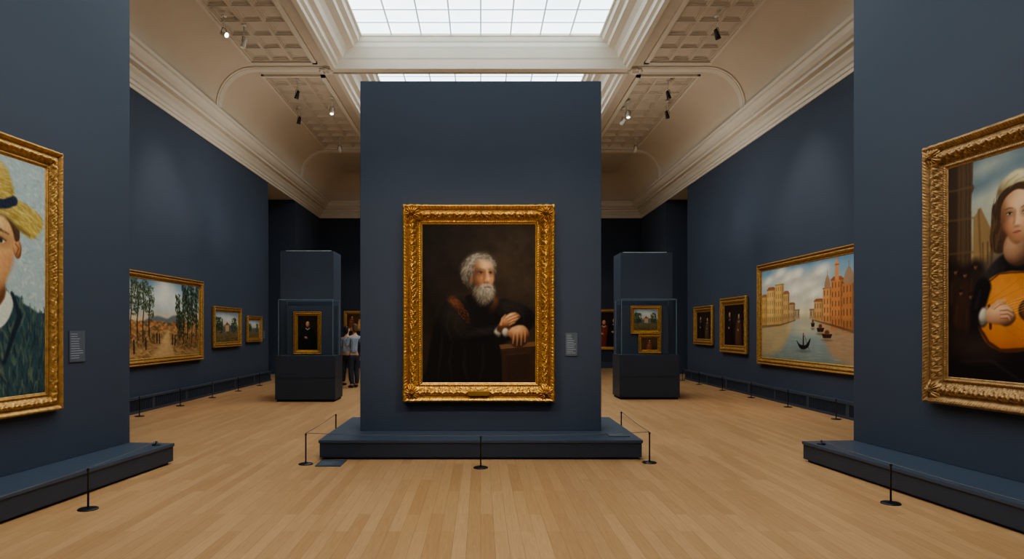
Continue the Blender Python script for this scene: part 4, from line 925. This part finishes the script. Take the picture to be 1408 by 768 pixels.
def person(x,y,rot,h,shirtm,trm,hairm,armpose,label):
    e=thing('person',(x,y,0),rot,label,'person'); k=h/1.72
    hip=.03
    S=lambda l:[[ (it if it[0]=='j' else ((it[0][0]*k,it[0][1]*k,it[0][2]*k),it[1]*k,it[2]*k)) for it in ch] for ch in l]
    body=[[((hip,0,.95),.145,.10),((hip*.7,.005,1.10),.118,.09),((0,.01,1.25),.135,.10),((-.005,.015,1.38),.14,.09),((-.005,.01,1.46),.055,.058),((0,-.005,1.53),.05,.055),((.005,-.015,1.60),.068,.086),((.005,-.01,1.67),.066,.084),((.005,-.005,1.71),.035,.045)]]
    idx=9
    def add(ch,j): 
        nonlocal idx
        body.append([('j',j)]+ch); s=idx; idx+=len(ch); return s
    arms={}
    for sg in (-1,1):
        if armpose and sg==1: arm=[((sg*.165,.01,1.38),.052,.055),((sg*.22,-.02,1.12),.042,.042),((sg*.16,-.22,1.18),.034,.034),((sg*.10,-.27,1.22),.026,.022),((sg*.075,-.30,1.25),.032,.018)]
        else: arm=[((sg*.165,.01,1.38),.052,.055),((sg*.215,.04,1.12),.042,.042),((sg*.215,-.05,.90),.032,.032),((sg*.213,-.07,.86),.024,.02),((sg*.21,-.09,.80),.018,.034)]
        arms[sg]=arm
        s=add(arm,3); hand=arm[-1][0]; hi=s+4
        d=Vector(arm[-1][0])-Vector(arm[-2][0]); d.normalize()
        for f in range(4):
            o=(-.027+.018*f); l=(.062,.072,.068,.052)[f]
            p1=Vector(hand)+d*.035+Vector((0,o,0)) if not(armpose and sg==1) else Vector(hand)+d*.035+Vector((o*.6,0,o*.7))
            p2=p1+d*l*.6+Vector((-sg*.008,0,0)); p3=p2+d*l*.4+Vector((-sg*.014,0,0))
            add([(tuple(p1),.009,.009),(tuple(p2),.0085,.0085),(tuple(p3),.007,.007)],hi)
        t1=Vector(hand)+Vector((-sg*.012,-.035,.01)); add([(tuple(t1),.011,.011),(tuple(t1+d*.03+Vector((-sg*.006,-.012,0))),.009,.009)],hi)
    fy={-1:-.09,1:.04}; kb={-1:-.07,1:.0}
    for sg in (-1,1):
        add([((sg*.085+hip*.5,0,.86),.085,.09),((sg*.09+hip*.3,kb[sg]-.01,.50),.056,.06),((sg*.095,fy[sg]*.6+.01,.30),.052,.055),((sg*.095,fy[sg]+.02,.09),.034,.038),((sg*.10,fy[sg]-.06,.045),.036,.03),((sg*.11,fy[sg]-.13,.03),.03,.022)],0)
    add([((0.005,-.115,1.60),.012,.014)],6)
    for sg in (-1,1): add([((sg*.080,0,1.61),.010,.022)],6)
    meshob('body',skin_mesh(S(body)),M_skin,e,label='bare head, forearms and hands')
    shirt=[[((hip,0,.90),.158,.12),((hip*.7,.005,1.08),.138,.112),((0,.01,1.25),.15,.118),((-.005,.015,1.38),.15,.105),((-.005,.012,1.45),.07,.072)]]
    for sg in (-1,1):
        A=arms[sg]; el=A[1][0]; shd=A[0][0]; md=tuple((a+b)/2 for a,b in zip(el,shd))
        shirt.append([('j',3),(shd,.066,.068),(md,.06,.06),(el,.056,.056)])
    meshob('shirt',skin_mesh(S(shirt)),shirtm,e,label='short-sleeved cotton shirt')
    tr=[[((hip,0,.96),.148,.108),((hip,0,.88),.155,.118)]]
    for sg in (-1,1): tr.append([('j',1),((sg*.088+hip*.5,0,.80),.096,.103),((sg*.092+hip*.3,kb[sg]-.008,.50),.075,.078),((sg*.095,fy[sg]*.6+.01,.28),.066,.068),((sg*.095,fy[sg]+.018,.10),.058,.062)])
    meshob('trousers',skin_mesh(S(tr)),trm,e,label='long loose trousers')
    for sg in (-1,1):
        o=fy[sg]
        sh=[[((sg*.095*k,(o+.05)*k,.045*k),.04*k,.042*k),((sg*.098*k,(o-.02)*k,.05*k),.045*k,.045*k),((sg*.104*k,(o-.10)*k,.035*k),.047*k,.033*k),((sg*.110*k,(o-.17)*k,.028*k),.036*k,.024*k)]]
        meshob('shoe',skin_mesh(sh),M_shoe,e,label='dark leather shoe')
    hair=[[((.005,.02,1.755),.03,.03),((.005,.03,1.71),.074,.083),((.005,.045,1.64),.08,.073),((.003,.055,1.57),.068,.05),((0,.05,1.50),.042,.025)]]
    meshob('hair',skin_mesh(S(hair)),hairm,e,label='short dark hair')
    return e
M_skin=mat('skin',c(196,150,122),.55,0,.05,5)
M_shoe=mat('shoe_leather',c(40,34,32),.5)
M_hair=mat('dark_hair',c(44,34,28),.6,0,.3,60,stretch=(6,6,1)); M_hair2=mat('brown_hair',c(96,72,54),.6,0,.3,60,stretch=(6,6,1))
M_tr=mat('charcoal_trousers',c(44,48,60),.8); M_sh1=mat('pale_grey_shirt',c(140,148,162),.8,0,.3,14)
def stripes():
    m,nt,b=newmat('striped_shirt'); N=nt.nodes;L=nt.links; tc=N.new('ShaderNodeTexCoord'); w=N.new('ShaderNodeTexWave'); w.bands_direction='X'; w.inputs['Scale'].default_value=14
    L.new(tc.outputs['Object'],w.inputs['Vector']); mx=N.new('ShaderNodeMix'); mx.data_type='RGBA'; mx.inputs['A'].default_value=c(176,182,190); mx.inputs['B'].default_value=c(96,112,138)
    L.new(w.outputs['Fac'],mx.inputs['Factor']); L.new(mx.outputs['Result'],b.inputs['Base Color']); b.inputs['Roughness'].default_value=.8; return m
M_sh2=stripes()
person(-3.80,19.4,math.pi-.35,1.66,M_sh1,M_tr,M_hair,False,'standing visitor in a pale grey shirt and dark trousers, back turned')
person(-3.44,18.6,math.pi+.6,1.72,M_sh2,M_tr,M_hair2,True,'standing visitor in a striped pale blue shirt and dark trousers')

# ------------------------------------------------------------------ camera / world
w=bpy.data.worlds.new('world'); scene.world=w; w.use_nodes=True
w.node_tree.nodes['Background'].inputs['Color'].default_value=(.5,.6,.7,1); w.node_tree.nodes['Background'].inputs['Strength'].default_value=.1
cam=bpy.data.cameras.new('camera'); co=bpy.data.objects.new('camera',cam); COL.objects.link(co)
co.location=(0,0,1.6); co.rotation_euler=(math.pi/2,0,0)
cam.sensor_width=36; cam.lens=24.0; cam.shift_x=(704-661)/1408; cam.shift_y=(452-384)/1408; cam.clip_end=200
scene.camera=co
scene.view_settings.view_transform='AgX'
try: scene.view_settings.look='AgX - Medium High Contrast'
except Exception: pass
scene.view_settings.exposure=.22
